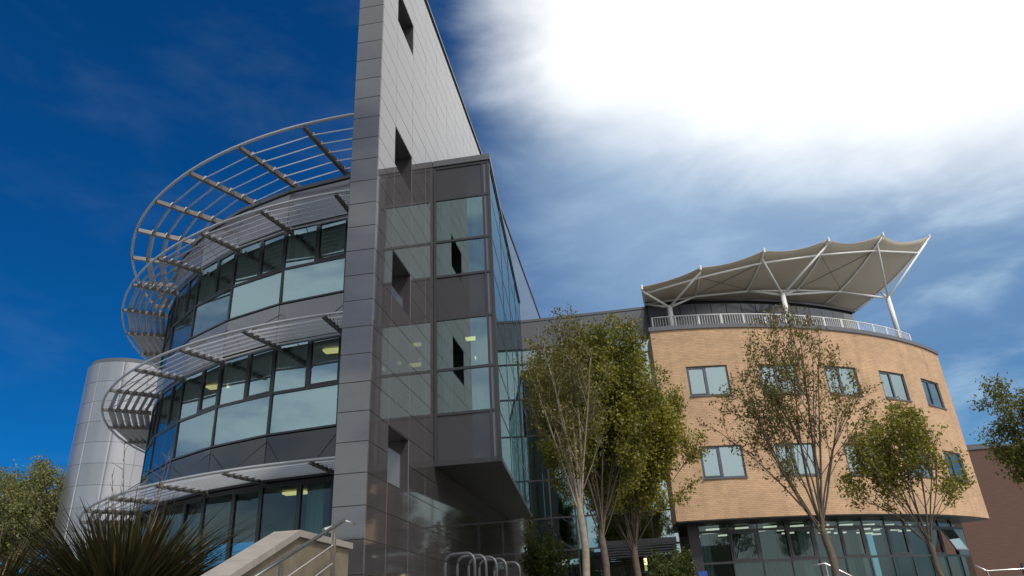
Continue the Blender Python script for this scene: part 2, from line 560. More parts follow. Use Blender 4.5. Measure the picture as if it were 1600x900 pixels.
# ------------------------------------------------------------------ projecting glass box
YB, XR, YF, XF = 17.84, -3.16, 28.7, -3.98
ZB0, ZB1 = 6.25*U, 21.45*U
lev = [6.25*U, 8.47*U, 10.5*U, 12.95*U, 15.16*U, 17.05*U, 19.45*U, 21.45*U]
kinds = ['dark', 'glass', 'glass', 'dark', 'glass', 'glass', 'dark']
bx = thing('glass_bay', 'projecting glass box cantilevered from the granite slab wall, teal panes in dark frames', 'bay window', (-4, 22, ZB0))
xm = -5.62*U
pf, pm, pr_, pb = (XW+0.002, YB), (xm, YB), (XR, YB), (XF, YF)
mb = MB()
fw_ = 0.055
def rail(mb, p, q, z, h=0.07, t0=-0.10, t1=0.012):
    mb.wallbox(p, q, z-h/2, z+h/2, t0, t1)
for z in lev[1:-1]:
    rail(mb, pf, pr_, z)
rail(mb, pf, pr_, lev[0]+0.06, 0.12)
rail(mb, pf, pr_, lev[-1]-0.05, 0.10)
for x, w in ((XW+0.05, 0.08), (xm, 0.05), (XR-0.03, 0.06)):
    mb.box(x-w/2, x+w/2, YB-0.016, YB+0.14, lev[0], lev[-1])
build(mb, 'front_frame', 'frame', bx)
for k, (a, b) in enumerate(zip(lev[:-1], lev[1:])):
    if kinds[k] == 'glass':
        pane((XW+0.08, YB+0.02), (xm-0.02, YB+0.02), a+0.03, b-0.03, 'boxglass', bx)
    else:
        plate('panel', (XW+0.08, YB+0.03), (xm-0.02, YB+0.03), a+0.035, b-0.035, 0.014, 'darkpanel', bx)
    plate('panel', (xm+0.025, YB+0.03), (XR-0.06, YB+0.03), a+0.035, b-0.035, 0.02, 'greypanel', bx)
def lerp2(p, q, t):
    return (p[0]+(q[0]-p[0])*t, p[1]+(q[1]-p[1])*t)
mb = MB()
ts = [0.0, 0.265, 0.50, 0.755, 1.0]
for z in lev[1:-1]:
    rail(mb, pr_, pb, z, 0.06, -0.10, 0.006)
rail(mb, pr_, pb, lev[0]+0.06, 0.12)
rail(mb, pr_, pb, lev[-1]-0.05, 0.10)
for t_ in ts:
    a, b = lerp2(pr_, pb, max(0.001, t_-0.003)), lerp2(pr_, pb, min(0.999, t_+0.003))
    mb.wallbox(a, b, lev[0], lev[-1], -0.12, 0.010)
build(mb, 'side_frame', 'frame', bx)
for k, (a, b) in enumerate(zip(lev[:-1], lev[1:])):
    for t0, t1 in zip(ts[:-1], ts[1:]):
        pane(lerp2(pr_, pb, t0+0.004), lerp2(pr_, pb, t1-0.004), a+0.03, b-0.03, 'mirrorglass', bx)
mb = MB()
mb.hexa([(XW+0.01, YB-0.05, lev[-1]), (XR+0.05, YB-0.05, lev[-1]), (XF+0.05, YF, lev[-1]), (XW+0.01, YF, lev[-1]),
         (XW+0.01, YB-0.05, lev[-1]+0.2), (XR+0.05, YB-0.05, lev[-1]+0.2), (XF+0.05, YF, lev[-1]+0.2), (XW+0.01, YF, lev[-1]+0.2)])
build(mb, 'roof', 'coping', bx)
mb = MB()
for z, th in ((lev[0], 0.12), (7.15*U, 0.3), (13.7*U, 0.3)):
    e = 0.0 if z == lev[0] else 0.16
    mb.hexa([(XW+0.01, YB+e, z-0.001), (XR-e, YB+e, z-0.001), (XF-e, YF-0.01, z-0.001), (XW+0.01, YF-0.01, z-0.001),
             (XW+0.01, YB+e, z+th), (XR-e, YB+e, z+th), (XF-e, YF-0.01, z+th), (XW+0.01, YF-0.01, z+th)])
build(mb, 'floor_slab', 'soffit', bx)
mb = MB()
mb.wallbox((XW+0.01, YF), (XF, YF), lev[0], lev[-1], 0, 0.02)
mb.wallbox((XW+0.01, YB+4.0), (XR-0.5, YB+4.0), lev[0]+0.2, lev[-1]-0.01, 0, 0.05)
build(mb, 'back_wall', 'inside', bx)
for a, b in ((lev[1], lev[3]), (lev[4], lev[6])):
    curtain((XW+0.12, YB+0.3), (XW+0.45, YB+0.3), a, b-0.05, 'curtain', bx)
    curtain((xm-0.42, YB+0.3), (xm-0.02, YB+0.3), a, b-0.05, 'curtain', bx)
for x, y, z in ((-4.1, 19.3, lev[3]-0.05), (-3.95, 20.6, lev[3]-0.05), (-3.9, 19.6, lev[2]+0.9)):
    mb = MB()
    mb.box(x-0.22, x+0.22, y-0.1, y+0.1, z-0.05, z)
    build(mb, 'ceiling_lamp', 'lamp', bx)

# ------------------------------------------------------------------ curved office wing
DX, DY, RD = -6.70, 30.16, 12.44
def dpt(a, r, z=None):
    a = math.radians(a)
    p = (DX - r*math.sin(a), DY - r*math.cos(a))
    return p if z is None else (*p, z)
wing = thing('curved_office_wing', 'curved office wing of glazed floors ringed by aluminium sunshades', 'building', (DX, DY, PLAZA))
BA = [-6.2, 3.8] + [13.8 + 10*k for k in range(0, 9)]       # bay edges seen from the drum centre
FL = {'g': (PLAZA, 1.55, 3.72), 'f1': (5.03, 6.22, 7.72), 'f2': (8.96, 10.12, 11.54)}
SP = [(3.72, 5.03), (7.72, 8.96), (11.54, 12.86)]
for i in range(len(BA)-1):
    p, q = dpt(BA[i+1], RD), dpt(BA[i], RD)       # left to right as seen from outside
    Lb = math.dist(p, q)
    f = lambda t: lerp2(p, q, t)
    e = 0.03/Lb
    # spandrels: one plate a bay
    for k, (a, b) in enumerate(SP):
        plate('spandrel_panel', f(e*0.4), f(1-e*0.4), a+0.05, b-0.04, 0.05, 'spandrel' if k else 'darkpanel', wing, 0.0, -0.04)  # lowest row: dark reflection of the opposite side put into the panel colour
        mb = MB()
        mb.wallbox(p, q, a, b, -0.3, -0.045)
        build(mb, 'spandrel_backing', 'joint', wing)
    for key, (z0, zt, z1) in FL.items():
        mb = MB()
        mid = 0.52
        mb.wallbox(f(0), f(0.035/Lb), z0, z1, -0.12, 0.02)
        mb.wallbox(f(1-0.035/Lb), f(1), z0, z1, -0.12, 0.02)
        mb.wallbox(f(0.036/Lb), f(1-0.036/Lb), z0, z0+0.05, -0.11, 0.014)
        mb.wallbox(f(0.036/Lb), f(1-0.036/Lb), zt-0.04, zt+0.04, -0.11, 0.014)
        mb.wallbox(f(0.036/Lb), f(1-0.036/Lb), z1-0.09, z1, -0.11, 0.014)
        mb.wallbox(f(mid-0.05/Lb), f(mid+0.05/Lb), zt+0.041, z1-0.091, -0.11, 0.014)
        # opening light: a second, slightly proud sash in the right half
        for a, b, c, d in ((mid+0.052/Lb, 1-0.037/Lb, zt+0.042, zt+0.09), (mid+0.052/Lb, 1-0.037/Lb, z1-0.135, z1-0.092),
                           (mid+0.052/Lb, mid+0.09/Lb, zt+0.091, z1-0.136), (1-0.075/Lb, 1-0.037/Lb, zt+0.091, z1-0.136)):
            mb.wallbox(f(a), f(b), c, d, -0.08, 0.024)
        w = build(mb, 'window', 'frame', wing)
        g = 'glass' if key != 'g' else 'darkglass'
        ins = 0.02
        def inset(t):
            x = f(t)
            n = np.array([DX-x[0], DY-x[1]])
            n = n/np.linalg.norm(n)*ins
            return (x[0]+n[0], x[1]+n[1])
        pane(inset(0.036/Lb), inset(1-0.036/Lb), z0+0.05, zt-0.04, g, w)
        pane(inset(0.036/Lb), inset(mid-0.05/Lb), zt+0.04, z1-0.09, g, w)
        pane(inset(mid+0.09/Lb), inset(1-0.075/Lb), zt+0.09, z1-0.135, g, w)
        # curtains drawn to the sides, some blinds
        ins = 0.32
        if key != 'g':
            c1 = random.uniform(0.14, 0.26)
            if random.random() < 0.8:
                curtain(inset(0.05), inset(0.05+c1), z0+0.02, z1-0.1, 'curtain', wing)
            if random.random() < 0.55:
                curtain(inset(0.95-c1*0.7), inset(0.95), z0+0.02, z1-0.1, 'curtain', wing)
            if key == 'f1' and i == 2:
                curtain(inset(0.1), inset(0.98), z0+0.02, zt+0.2, 'blind', wing, 'blind', 0.03, 0.09)
        elif random.random() < 0.6:
            curtain(inset(0.55), inset(0.8), z0+0.02, z1-0.1, 'curtain', wing)
def ring(mb, r0, r1, z0, z1, a0, a1, n=24):
    for i in range(n):
        b0, b1 = a0+(a1-a0)*i/n, a0+(a1-a0)*(i+1)/n
        A, B, C, D = dpt(b1, r1), dpt(b0, r1), dpt(b0, r0), dpt(b1, r0)
        mb.hexa([(*A, z0), (*B, z0), (*C, z0), (*D, z0), (*A, z1), (*B, z1), (*C, z1), (*D, z1)])
mb = MB()
for z in (3.9, 7.9, 11.7):
    ring(mb, 4.0, RD-0.31, z, z+0.35, -6.2, 93.8)
build(mb, 'floor_slab', 'ceiling', wing)
mb = MB()
ring(mb, 6.9, 7.0, PLAZA, 12.4, -6.2, 93.8)
build(mb, 'inner_wall', 'inside', wing)
mb = MB()
for i in range(len(BA)-1):
    p, q = dpt(BA[i+1], RD), dpt(BA[i], RD)
    mb.wallbox(p, q, 12.86, 12.98, -0.45, 0.06)
build(mb, 'parapet_coping', 'coping', wing)
mb = MB()
ring(mb, 0.5, RD-0.46, 12.45, 12.6, -6.2, 93.8)
build(mb, 'roof', 'roof', wing)
for a, r in ((9, 10.9), (17, 10.4), (30, 10.6), (38, 11.0), (52, 10.4)):
    for z in (3.86, 7.86):
        p = dpt(a, r)
        mb = MB()
        mb.box(p[0]-0.35, p[0]+0.35, p[1]-0.15, p[1]+0.15, z-0.06, z)
        if (a, z) in ((9, 7.86), (38, 7.86), (17, 3.86)):
            build(mb, 'ceiling_lamp', 'lamp', wing)

# sunshades: outer tube, tapering brackets, aerofoil blades bay by bay, tie rods
_bl = {}
def blade_mesh(r, half, chord, tilt, a_step):
    k = (round(r, 3), round(a_step, 3), chord, tilt)
    if k not in _bl:
        Lh = r*math.sin(math.radians(a_step/2))
        prof = [(-0.5, 0), (-0.3, 0.09), (0.05, 0.12), (0.35, 0.06), (0.5, 0), (0.3, -0.05), (-0.1, -0.07), (-0.35, -0.04)]
        ct, st_ = math.cos(tilt), math.sin(tilt)
        mb = MB()
        for s in (-1, 1):
            for y, z in prof:
                y, z = y*chord, z*chord
                mb.v.append((s*(Lh-0.004), y*ct - z*st_, y*st_ + z*ct))
        n = len(prof)
        for i in range(n):
            j = (i+1) % n
            mb.f.append((i, n+i, n+j, j))
        mb.f.append(tuple(range(n)))
        mb.f.append(tuple(range(n, 2*n))[::-1])
        _bl[k] = mb.mesh('blade', 'alu', False)
    return _bl[k]
_bk = {}
def bracket_mesh(length, d0, d1):
    k = (length, d0, d1)
    if k not in _bk:
        mb = MB()
        w = 0.035
        # web that tapers outwards, with a flange along its lower edge
        mb.hexa([(-w/2, -length, -d1/2), (w/2, -length, -d1/2), (w/2, 0, -d0/2), (-w/2, 0, -d0/2),
                 (-w/2, -length, d1/2), (w/2, -length, d1/2), (w/2, 0, d0/2), (-w/2, 0, d0/2)])
        mb.hexa([(-0.06, -length, -d1/2-0.022), (0.06, -length, -d1/2-0.022), (0.06, 0, -d0/2-0.022), (-0.06, 0, -d0/2-0.022),
                 (-0.06, -length, -d1/2-0.002), (0.06, -length, -d1/2-0.002), (0.06, 0, -d0/2-0.002), (-0.06, 0, -d0/2-0.002)])
        _bk[k] = mb.mesh('bracket', 'bracket')
    return _bk[k]
_ck = {}
def clip_mesh(s):
    if s not in _ck:
        mb = MB()
        for q in (-1, 1):
            mb.hexa([(q*0.02-0.008+q*0.02, -s, -0.10), (q*0.02+0.008+q*0.02, -s, -0.10), (q*0.02+0.008+q*0.02, s, -0.10), (q*0.02-0.008+q*0.02, s, -0.10),
                     (q*0.02-0.008+q*0.02, -s*0.35, 0.10), (q*0.02+0.008+q*0.02, -s*0.35, 0.10), (q*0.02+0.008+q*0.02, s*0.35, 0.10), (q*0.02-0.008+q*0.02, s*0.35, 0.10)])
        _ck[s] = mb.mesh('clip', 'alu')
    return _ck[s]
def radial(a, r, z, tilt=0.0):
    """x across, -y outwards, z up at drum angle a"""
    p = dpt(a, r)
    return Matrix.Translation((*p, z)) @ Matrix.Rotation(-math.radians(a), 4, 'Z')
def sunshade(z, a0, step, nb, r_out, r_in, radii, chord, tilt, brk, label, rods=True, tr=0.04):
    mb = MB()
    ang = [a0+step*k for k in range(nb)]
    first = -4.4
    na_ = int((ang[-1]-first)/2)
    mb.tube([dpt(first+(ang[-1]-first)*k/na_, r_out, z) for k in range(na_+1)], tr, 8)
    s = build(mb, 'sunshade', 'alu', wing, True)
    s['label'] = label
    for k, a in enumerate(ang):
        link('bracket', bracket_mesh(r_out-r_in, brk[0], brk[1]), s, radial(a, r_in, z-0.02))
        for r in radii:
            link('clip', clip_mesh(0.10 if chord > 0.2 else 0.06), s, radial(a, r, z))
        if k < nb-1:
            for r in radii:
                rm = r*math.cos(math.radians(step/2))
                link('blade', blade_mesh(r, 0, chord, tilt, step), s, radial(a+step/2, rm, z+0.02))
        if rods and k < nb-2:
            mb = MB()
            mb.tube([dpt(a, r_out-0.25, z+0.03), dpt(a+0.4, RD+0.03, z+1.05)], 0.012, 5)
            build(mb, 'tie_rod', 'frame', s)
    # short infill run towards the granite slab
    st0 = a0-first
    for r in radii:
        link('blade', blade_mesh(r, 0, chord, tilt, st0), s, radial(first+st0/2, r*math.cos(math.radians(st0/2)), z+0.02))
rr = [13.78, 13.55, 13.32, 13.09, 12.86, 12.66]
sunshade(3.80, 3.2, 10, 9, 14.03, 12.47, rr, 0.19, 0.68, (0.13, 0.07), 'lowest ring of aluminium louvres above the ground floor glazing')
sunshade(7.55, 2.8, 10, 9, 14.03, 12.47, rr, 0.19, 0.68, (0.13, 0.07), 'middle ring of aluminium louvres above the first floor windows')
sunshade(11.30, 2.4, 10, 9, 14.00, 12.47, rr, 0.19, 0.68, (0.13, 0.07), 'upper ring of aluminium louvres just below the roof edge')
sunshade(13.90, 7.2, 9.75, 10, 14.08, 10.6, [13.52, 13.04, 12.56, 12.08, 11.60], 0.22, 0.76, (0.24, 0.13), 'wide louvred pergola ring projecting over the roof edge', False, 0.05)
mb = MB()
for a in [7.2+9.75*k for k in range(10)]:
    p = dpt(a, 10.7)
    mb.tube([(*p, 12.5), (*p, 13.95)], 0.06, 8)
    build(mb, 'pergola_post', 'bracket', wing)
    mb = MB()

# ------------------------------------------------------------------ silver stair tower
CX, CY, CR = -29.75, 37.8, 2.25
tower = thing('stair_tower', 'round stair tower clad in silver metal panels behind the curved wing', 'tower', (CX, CY, PLAZA))
NSEG, TOPZ = 10, 15.3
mb = MB()
def cyl(mb, cx, cy, r, z0, z1, n=48):
    base = len(mb.v)
    for k in range(n):
        a = 2*math.pi*k/n
        mb.v += [(cx+r*math.cos(a), cy+r*math.sin(a), z0), (cx+r*math.cos(a), cy+r*math.sin(a), z1)]
    for k in range(n):
        j = (k+1) % n
        mb.f.append((base+2*k, base+2*j, base+2*j+1, base+2*k+1))
    mb.f.append(tuple(base+2*k+1 for k in range(n)))
cyl(mb, CX, CY, CR-0.05, PLAZA, TOPZ-0.02)
build(mb, 'core', 'joint', tower)
zs = [TOPZ-0.05]
while zs[-1] > PLAZA+0.7:
    zs.append(zs[-1]-1.19)
SEG = 2*math.pi/NSEG
for r in range(len(zs)-1):
    mb = MB()
    n = 14
    g = 0.008/CR
    z1, z0 = zs[r]-0.008, max(zs[r+1]+0.008, PLAZA)
    for k in range(n+1):
        a = -SEG/2+g+(SEG-2*g)*k/n
        mb.v += [(CR*math.cos(a), CR*math.sin(a), z0), (CR*math.cos(a), CR*math.sin(a), z1), ((CR-0.04)*math.cos(a), (CR-0.04)*math.sin(a), z0), ((CR-0.04)*math.cos(a), (CR-0.04)*math.sin(a), z1)]
    for k in range(n):
        i, j = 4*k, 4*k+4
        mb.f += [(i, j, j+1, i+1), (i+1, j+1, j+3, i+3), (i+2, i, j, j+2)][:3]
    e = 4*n
    mb.f += [(0, 1, 3, 2), (e, e+2, e+3, e+1)]
    me = mb.mesh('panel', 'silver', True)
    for s in range(NSEG):
        link('panel', me, tower, Matrix.Translation((CX, CY, 0)) @ Matrix.Rotation(math.radians(-150)+s*SEG, 4, 'Z'))
mb = MB()
cyl(mb, CX, CY, CR-0.12, TOPZ-0.019, TOPZ+0.22)
build(mb, 'roof_cap', 'coping', tower)

# ------------------------------------------------------------------ link block
YL, XL1 = 33.6, 1.75
link_b = thing('link_block', 'glazed link block between granite slab wall and brick wing, grey panel band on top', 'building', (-1.6, 34, PLAZA))
zb = [PLAZA, 2.9, 4.3, 6.0, 8.1, 9.9, 11.7, 12.45]
xs = [XW + 0.02 + k*(XL1-XW-0.02)/6 for k in range(7)]
mb = MB()
for x in xs:
    mb.box(x-0.03, x+0.03, YL-0.05, YL+0.1, PLAZA, 12.45)
for z in zb[1:]:
    mb.box(XW+0.02, XL1, YL-0.044, YL+0.09, z-0.035, z+0.035)
build(mb, 'curtain_wall_frame', 'frame', link_b)
for a, b in zip(xs[:-1], xs[1:]):
    for z0, z1 in zip(zb[:-1], zb[1:]):
        pane((a+0.03, YL), (b-0.03, YL), z0+0.035, z1-0.035, 'glass', link_b)
    plate('panel', (a, YL), (b, YL), 12.49, 13.92, 0.06, 'greypanel', link_b, 0.008)
mb = MB()
mb.box(XW+0.01, XL1+0.4, YL-0.09, YL+0.4, 13.93, 14.05)
build(mb, 'parapet_coping', 'coping', link_b)
mb = MB()
mb.box(XW+0.02, XL1, YL+0.101, YL+9, 12.4, 12.6)
for z in (4.1, 8.0):
    mb.box(XW+0.02, XL1, YL+0.5, YL+9, z, z+0.3)
build(mb, 'floor_slab', 'ceiling', link_b)
mb = MB()
mb.box(XW+0.02, XL1, YL+7, YL+7.1, PLAZA, 12.4)
build(mb, 'inner_wall', 'inside', link_b)
# entrance porch
mb = MB()
mb.box(-1.6, 1.5, YL-2.2, YL-0.06, 2.75, 2.95)
for k in range(5):
    mb.box(-1.6, 1.5, YL-2.25-0.001*k, YL-2.2-0.001, 2.30+0.1*k-0.02, 2.30+0.1*k+0.03)
build(mb, 'entrance_canopy', 'frame', link_b)
mb = MB()
for x in (-1.5, 1.4):
    mb.box(x-0.06, x+0.06, YL-2.1, YL-1.98, PLAZA, 2.74)
build(mb, 'canopy_post', 'frame', link_b)
mb = MB()
mb.box(0.10, 0.22, YL-2.28, YL-2.255, 1.95, 2.2)
build(mb, 'porch_lamp', 'lamp', link_b)

# ------------------------------------------------------------------ brick wing
BX, BY, RB = 0.33, 52.5, 20.9
def bpt(a, r, z=None):
    a = math.radians(a)
    p = (BX + r*math.sin(a), BY - r*math.cos(a))
    return p if z is None else (*p, z)
bw = thing('brick_office_wing', 'curved buff brick office wing with paired windows over a glazed ground floor', 'building', (8, 45, PLAZA))
ZB, ZT = 3.55, 11.97
A0, A1 = 3.55, 52.3
wins = [(7.3+9.1*k, 12.4+9.1*k) for k in range(5)]
wz = [(5.2, 6.56), (8.8, 10.17)]
angs = sorted(set([A0, A1] + [a for w in wins for a in w] + [round(A0+0.75*k, 3) for k in range(1, 65)]))
angs = [a for i, a in enumerate(angs) if i == 0 or a-angs[i-1] > 1e-6]
zs_ = [ZB, wz[0][0], wz[0][1], wz[1][0], wz[1][1], ZT]
mb = MB()
mb.uv = []
def bq(P, UV):
    n = len(mb.v)
    mb.v += P
    mb.uv += UV
    mb.f.append((n, n+1, n+2, n+3))
K = math.pi/180*RB
for a, b in zip(angs[:-1], angs[1:]):
    for z0, z1 in zip(zs_[:-1], zs_[1:]):
        if any(z0 == w[0] for w in wz) and any(w0-1e-4 < (a+b)/2 < w1+1e-4 for w0, w1 in wins):
            continue
        bq([bpt(a, RB, z0), bpt(b, RB, z0), bpt(b, RB, z1), bpt(a, RB, z1)], [(a*K, z0), (b*K, z0), (b*K, z1), (a*K, z1)])
D_ = 0.16
for w0, w1 in wins:
    for z0, z1 in wz:
        for a, s in ((w0, 1), (w1, -1)):
            bq([bpt(a, RB, z0), bpt(a, RB-D_, z0), bpt(a, RB-D_, z1), bpt(a, RB, z1)][::s], [(0, z0), (D_, z0), (D_, z1), (0, z1)][::s])
        for z, s in ((z0, 1), (z1, -1)):
            bq([bpt(w0, RB, z), bpt(w1, RB, z), bpt(w1, RB-D_, z), bpt(w0, RB-D_, z)][::s], [(w0*K, 0), (w1*K, 0), (w1*K, D_), (w0*K, D_)][::s])
for a, s in ((A0, -1), (A1, 1)):          # returns at both ends
    bq([bpt(a, RB, ZB), bpt(a, RB-9, ZB), bpt(a, RB-9, ZT), bpt(a, RB, ZT)][::s], [(0, ZB), (9, ZB), (9, ZT), (0, ZT)][::s])
build(mb, 'brick_wall', 'brick', bw)
def arcbox(mb, a0, a1, r0, r1, z0, z1, step=1.5, fn=bpt):
    n = max(1, int(round((a1-a0)/step)))
    for i in range(n):
        b0, b1 = a0+(a1-a0)*i/n, a0+(a1-a0)*(i+1)/n
        A, B, C, D = fn(b0, r1), fn(b1, r1), fn(b1, r0), fn(b0, r0)
        mb.hexa([(*A, z0), (*B, z0), (*C, z0), (*D, z0), (*A, z1), (*B, z1), (*C, z1), (*D, z1)])
mb = MB()
arcbox(mb, A0-0.15, A1+0.15, RB-0.4, RB+0.07, ZT+0.002, ZT+0.20)
build(mb, 'parapet_coping', 'coping', bw)
mb = MB()
arcbox(mb, A0+0.05, A1-0.05, RB-9, RB-0.42, ZT-0.1, ZT+0.02, 4)
build(mb, 'terrace_deck', 'roof', bw)
mb = MB()
arcbox(mb, A0+0.05, A1-0.05, RB-9, RB-0.01, ZB-0.05, ZB+0.25, 4)
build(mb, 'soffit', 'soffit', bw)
mb = MB()
arcbox(mb, A0+0.05, A1-0.05, RB-9, RB-0.5, 7.4, 7.7, 4)
build(mb, 'floor_slab', 'ceiling', bw)
mb = MB()
arcbox(mb, A0+0.05, A1-0.05, RB-6.2, RB-6, PLAZA, ZT-0.11, 4)
build(mb, 'inner_wall', 'inside', bw)
for ci, (w0, w1) in enumerate(wins):
    for ri_, (z0, z1) in enumerate(wz):
        p, q = bpt(w0, RB-0.09), bpt(w1, RB-0.09)
        Lw = math.dist(p, q)
        f = lambda t: lerp2(p, q, t)
        mb = MB()
        fr_ = 0.06/Lw
        md = 0.46
        mb.wallbox(f(0.002), f(fr_), z0+0.062, z1-0.061, -0.06, 0.03)
        mb.wallbox(f(1-fr_), f(0.998), z0+0.062, z1-0.061, -0.06, 0.03)
        mb.wallbox(f(0.002), f(0.998), z1-0.06, z1-0.004, -0.06, 0.03)
        mb.wallbox(f(0.002), f(0.998), z0+0.004, z0+0.061, -0.06, 0.03)
        mb.wallbox(f(md-0.04/Lw), f(md+0.04/Lw), z0+0.062, z1-0.061, -0.055, 0.032)
        x0, x1 = fr_+0.002/Lw, md-0.042/Lw
        for a, b, c, d in ((x0, x0+0.05/Lw, z0+0.063, z1-0.062), (x1-0.05/Lw, x1, z0+0.063, z1-0.062),
                           (x0+0.051/Lw, x1-0.051/Lw, z0+0.063, z0+0.115), (x0+0.051/Lw, x1-0.051/Lw, z1-0.112, z1-0.062)):
            mb.wallbox(f(a), f(b), c, d, -0.03, 0.045)
        w = build(mb, 'window', 'frame2', bw)
        pane(f(x0+0.051/Lw), f(x1-0.051/Lw), z0+0.115, z1-0.112, 'glass', w)
        pane(f(md+0.042/Lw), f(1-fr_), z0+0.062, z1-0.061, 'glass', w)
        mb = MB()
        ps, qs = bpt(w0-0.05, RB), bpt(w1+0.05, RB)
        mb.wallbox(ps, qs, z0-0.045, z0+0.003, -0.10, 0.07)
        build(mb, 'sill', 'coping', w)
        if ci != 2:
            ii, oo = bpt(w0+0.3, RB-0.4), bpt(w1-0.3, RB-0.4)
            a, b = (0.7, 1.0) if ci == 0 else random.choice(((0.0, 0.3), (0.7, 1.0), (0.6, 1.0)))
            curtain(lerp2(ii, oo, a), lerp2(ii, oo, b), z0-0.1, z1+0.1, 'curtain', bw)
# ground floor glazing, set back under the brick
RG = 19.9
g0, gs, gn = 5.0, 3.62, 13
mb = MB()
arcbox(mb, g0, g0+1.2, RG-0.2, RG+0.05, PLAZA, ZB-0.051, 1.2)
build(mb, 'pier', 'frame', bw)
for k in range(gn):
    a, b = g0+1.2+gs*k, g0+1.2+gs*(k+1)
    if b > 52.6:
        break
    p, q = bpt(a, RG), bpt(b, RG)
    Lw = math.dist(p, q)
    f = lambda t: lerp2(p, q, t)
    zl = [PLAZA, 1.92, 3.16, ZB-0.06]
    mb = MB()
    mb.wallbox(f(0), f(0.05/Lw), PLAZA, ZB-0.055, -0.12, 0.03)
    for z in zl[1:3]:
        mb.wallbox(f(0.051/Lw), f(1), z-0.045, z+0.045, -0.11, 0.024)
    sash = k % 2 == 1
    if sash and k < 10:
        for aa, bb, c, d in ((0.055, 0.12, 1.97, 3.11), (0.88, 0.995, 1.97, 3.11), (0.121, 0.879, 1.97, 2.05), (0.121, 0.879, 3.03, 3.11)):
            mb.wallbox(f(aa), f(bb), c, d, -0.06, 0.035)
    w = build(mb, 'window', 'frame', bw)
    pane(f(0.05), f(1), zl[0], zl[1]-0.045, 'darkglass', w)
    pane(f(0.05), f(1), zl[2]+0.045, zl[3], 'darkglass', w)
    if k in (10, 12) or (k == 11 and False):
        # top-hung sash pushed open
        hinge = np.array(f(0.05)); end = np.array(f(0.97))
        d = (end-hinge)/np.linalg.norm(end-hinge); n = np.array([d[1], -d[0]])
        zt_, H, op = 3.11, 1.10, math.radians(24)
        lo = n*H*math.sin(op); zl_ = zt_-H*math.cos(op)
        mb = MB()
        th = n*0.04
        A = [hinge+n*0.03, end+n*0.03]
        mb.hexa([(*(A[0]+lo+th), zl_), (*(A[1]+lo+th), zl_), (*(A[1]+lo), zl_), (*(A[0]+lo), zl_), (*(A[0]+th), zt_), (*(A[1]+th), zt_), (*A[1], zt_), (*A[0], zt_)])
        s = build(mb, 'open_sash', 'mirrorglass', w)
        mb = MB()
        for u0, u1, v0, v1 in ((0, 1, 0, 0.06), (0, 1, 0.94, 1), (0, 0.05, 0.06, 0.94), (0.95, 1, 0.06, 0.94)):
            P = []
            for off in (0.045, -0.005):
                for uu, vv in ((u0, v0), (u1, v0), (u1, v1), (u0, v1)):
                    b2 = A[0]+(A[1]-A[0])*uu + lo*(1-vv) + n*off
                    P.append((*b2, zl_+(zt_-zl_)*vv))
            mb.hexa([P[0], P[1], P[5], P[4], P[3], P[2], P[6], P[7]])
        build(mb, 'sash_frame', 'frame2', w)
    else:
        pane(f(0.05), f(1), zl[1]+0.045, zl[2]-0.045, 'darkglass', w)
    i0, i1 = bpt(a+0.4, RG-0.35), bpt(b-0.2, RG-0.35)
    c = random.random()
    if k in (0, 1, 2, 5, 7, 9) or c < 0.35:
        u0, u1 = {0: (0, 0.35), 1: (0.1, 1.0), 2: (0, 0.9)}.get(k, random.choice(((0, 0.5), (0.55, 1.0), (0.3, 0.8))))
        curtain(lerp2(i0, i1, u0), lerp2(i0, i1, u1), PLAZA+0.1, 3.1, 'blind' if k % 3 else 'curtain', bw)
m_, t_, p_ = newmat('lit_panel')
p_.inputs['Base Color'].default_value = (0.8, 0.8, 0.75, 1)
p_.inputs['Emission Color'].default_value = (1.0, 0.93, 0.75, 1)
p_.inputs['Emission Strength'].default_value = 1.0
M['lamp_white'] = m_
for a in range(9, 50, 4):
    for r in (18.6, 17.2, 15.8):
        p = bpt(a+0.5*(r < 18), r)
        mb = MB()
        mb.box(p[0]-0.28, p[0]+0.28, p[1]-0.1, p[1]+0.1, 3.36, 3.42)
        build(mb, 'ceiling_lamp', 'lamp_white', bw)

# terrace storey, set back behind the parapet
RT, TA1, ZR = 19.35, 38.8, 14.0
mb = MB()
arcbox(mb, 4.2, TA1, RT-0.3, RT-0.031, ZT+0.021, ZR, 1.0)
arcbox(mb, TA1-0.8, TA1-0.1, RT-7, RT-0.301, ZT+0.021, ZR, 1.0)
build(mb, 'terrace_wall', 'joint', bw)
na = 15
for k in range(na):
    a, b = 4.2+(TA1-4.2)*k/na, 4.2+(TA1-4.2)*(k+1)/na
    plate('terrace_panel', bpt(a, RT-0.03), bpt(b, RT-0.03), ZT+0.05, ZR-0.10, 0.03, 'greypanel' if k < na-1 else 'spandrel', bw, 0.012)
mb = MB()
arcbox(mb, 4.0, TA1+0.4, RT-7, RT+0.10, ZR+0.002, ZR+0.10, 1.0)
build(mb, 'terrace_roof', 'frame', bw)
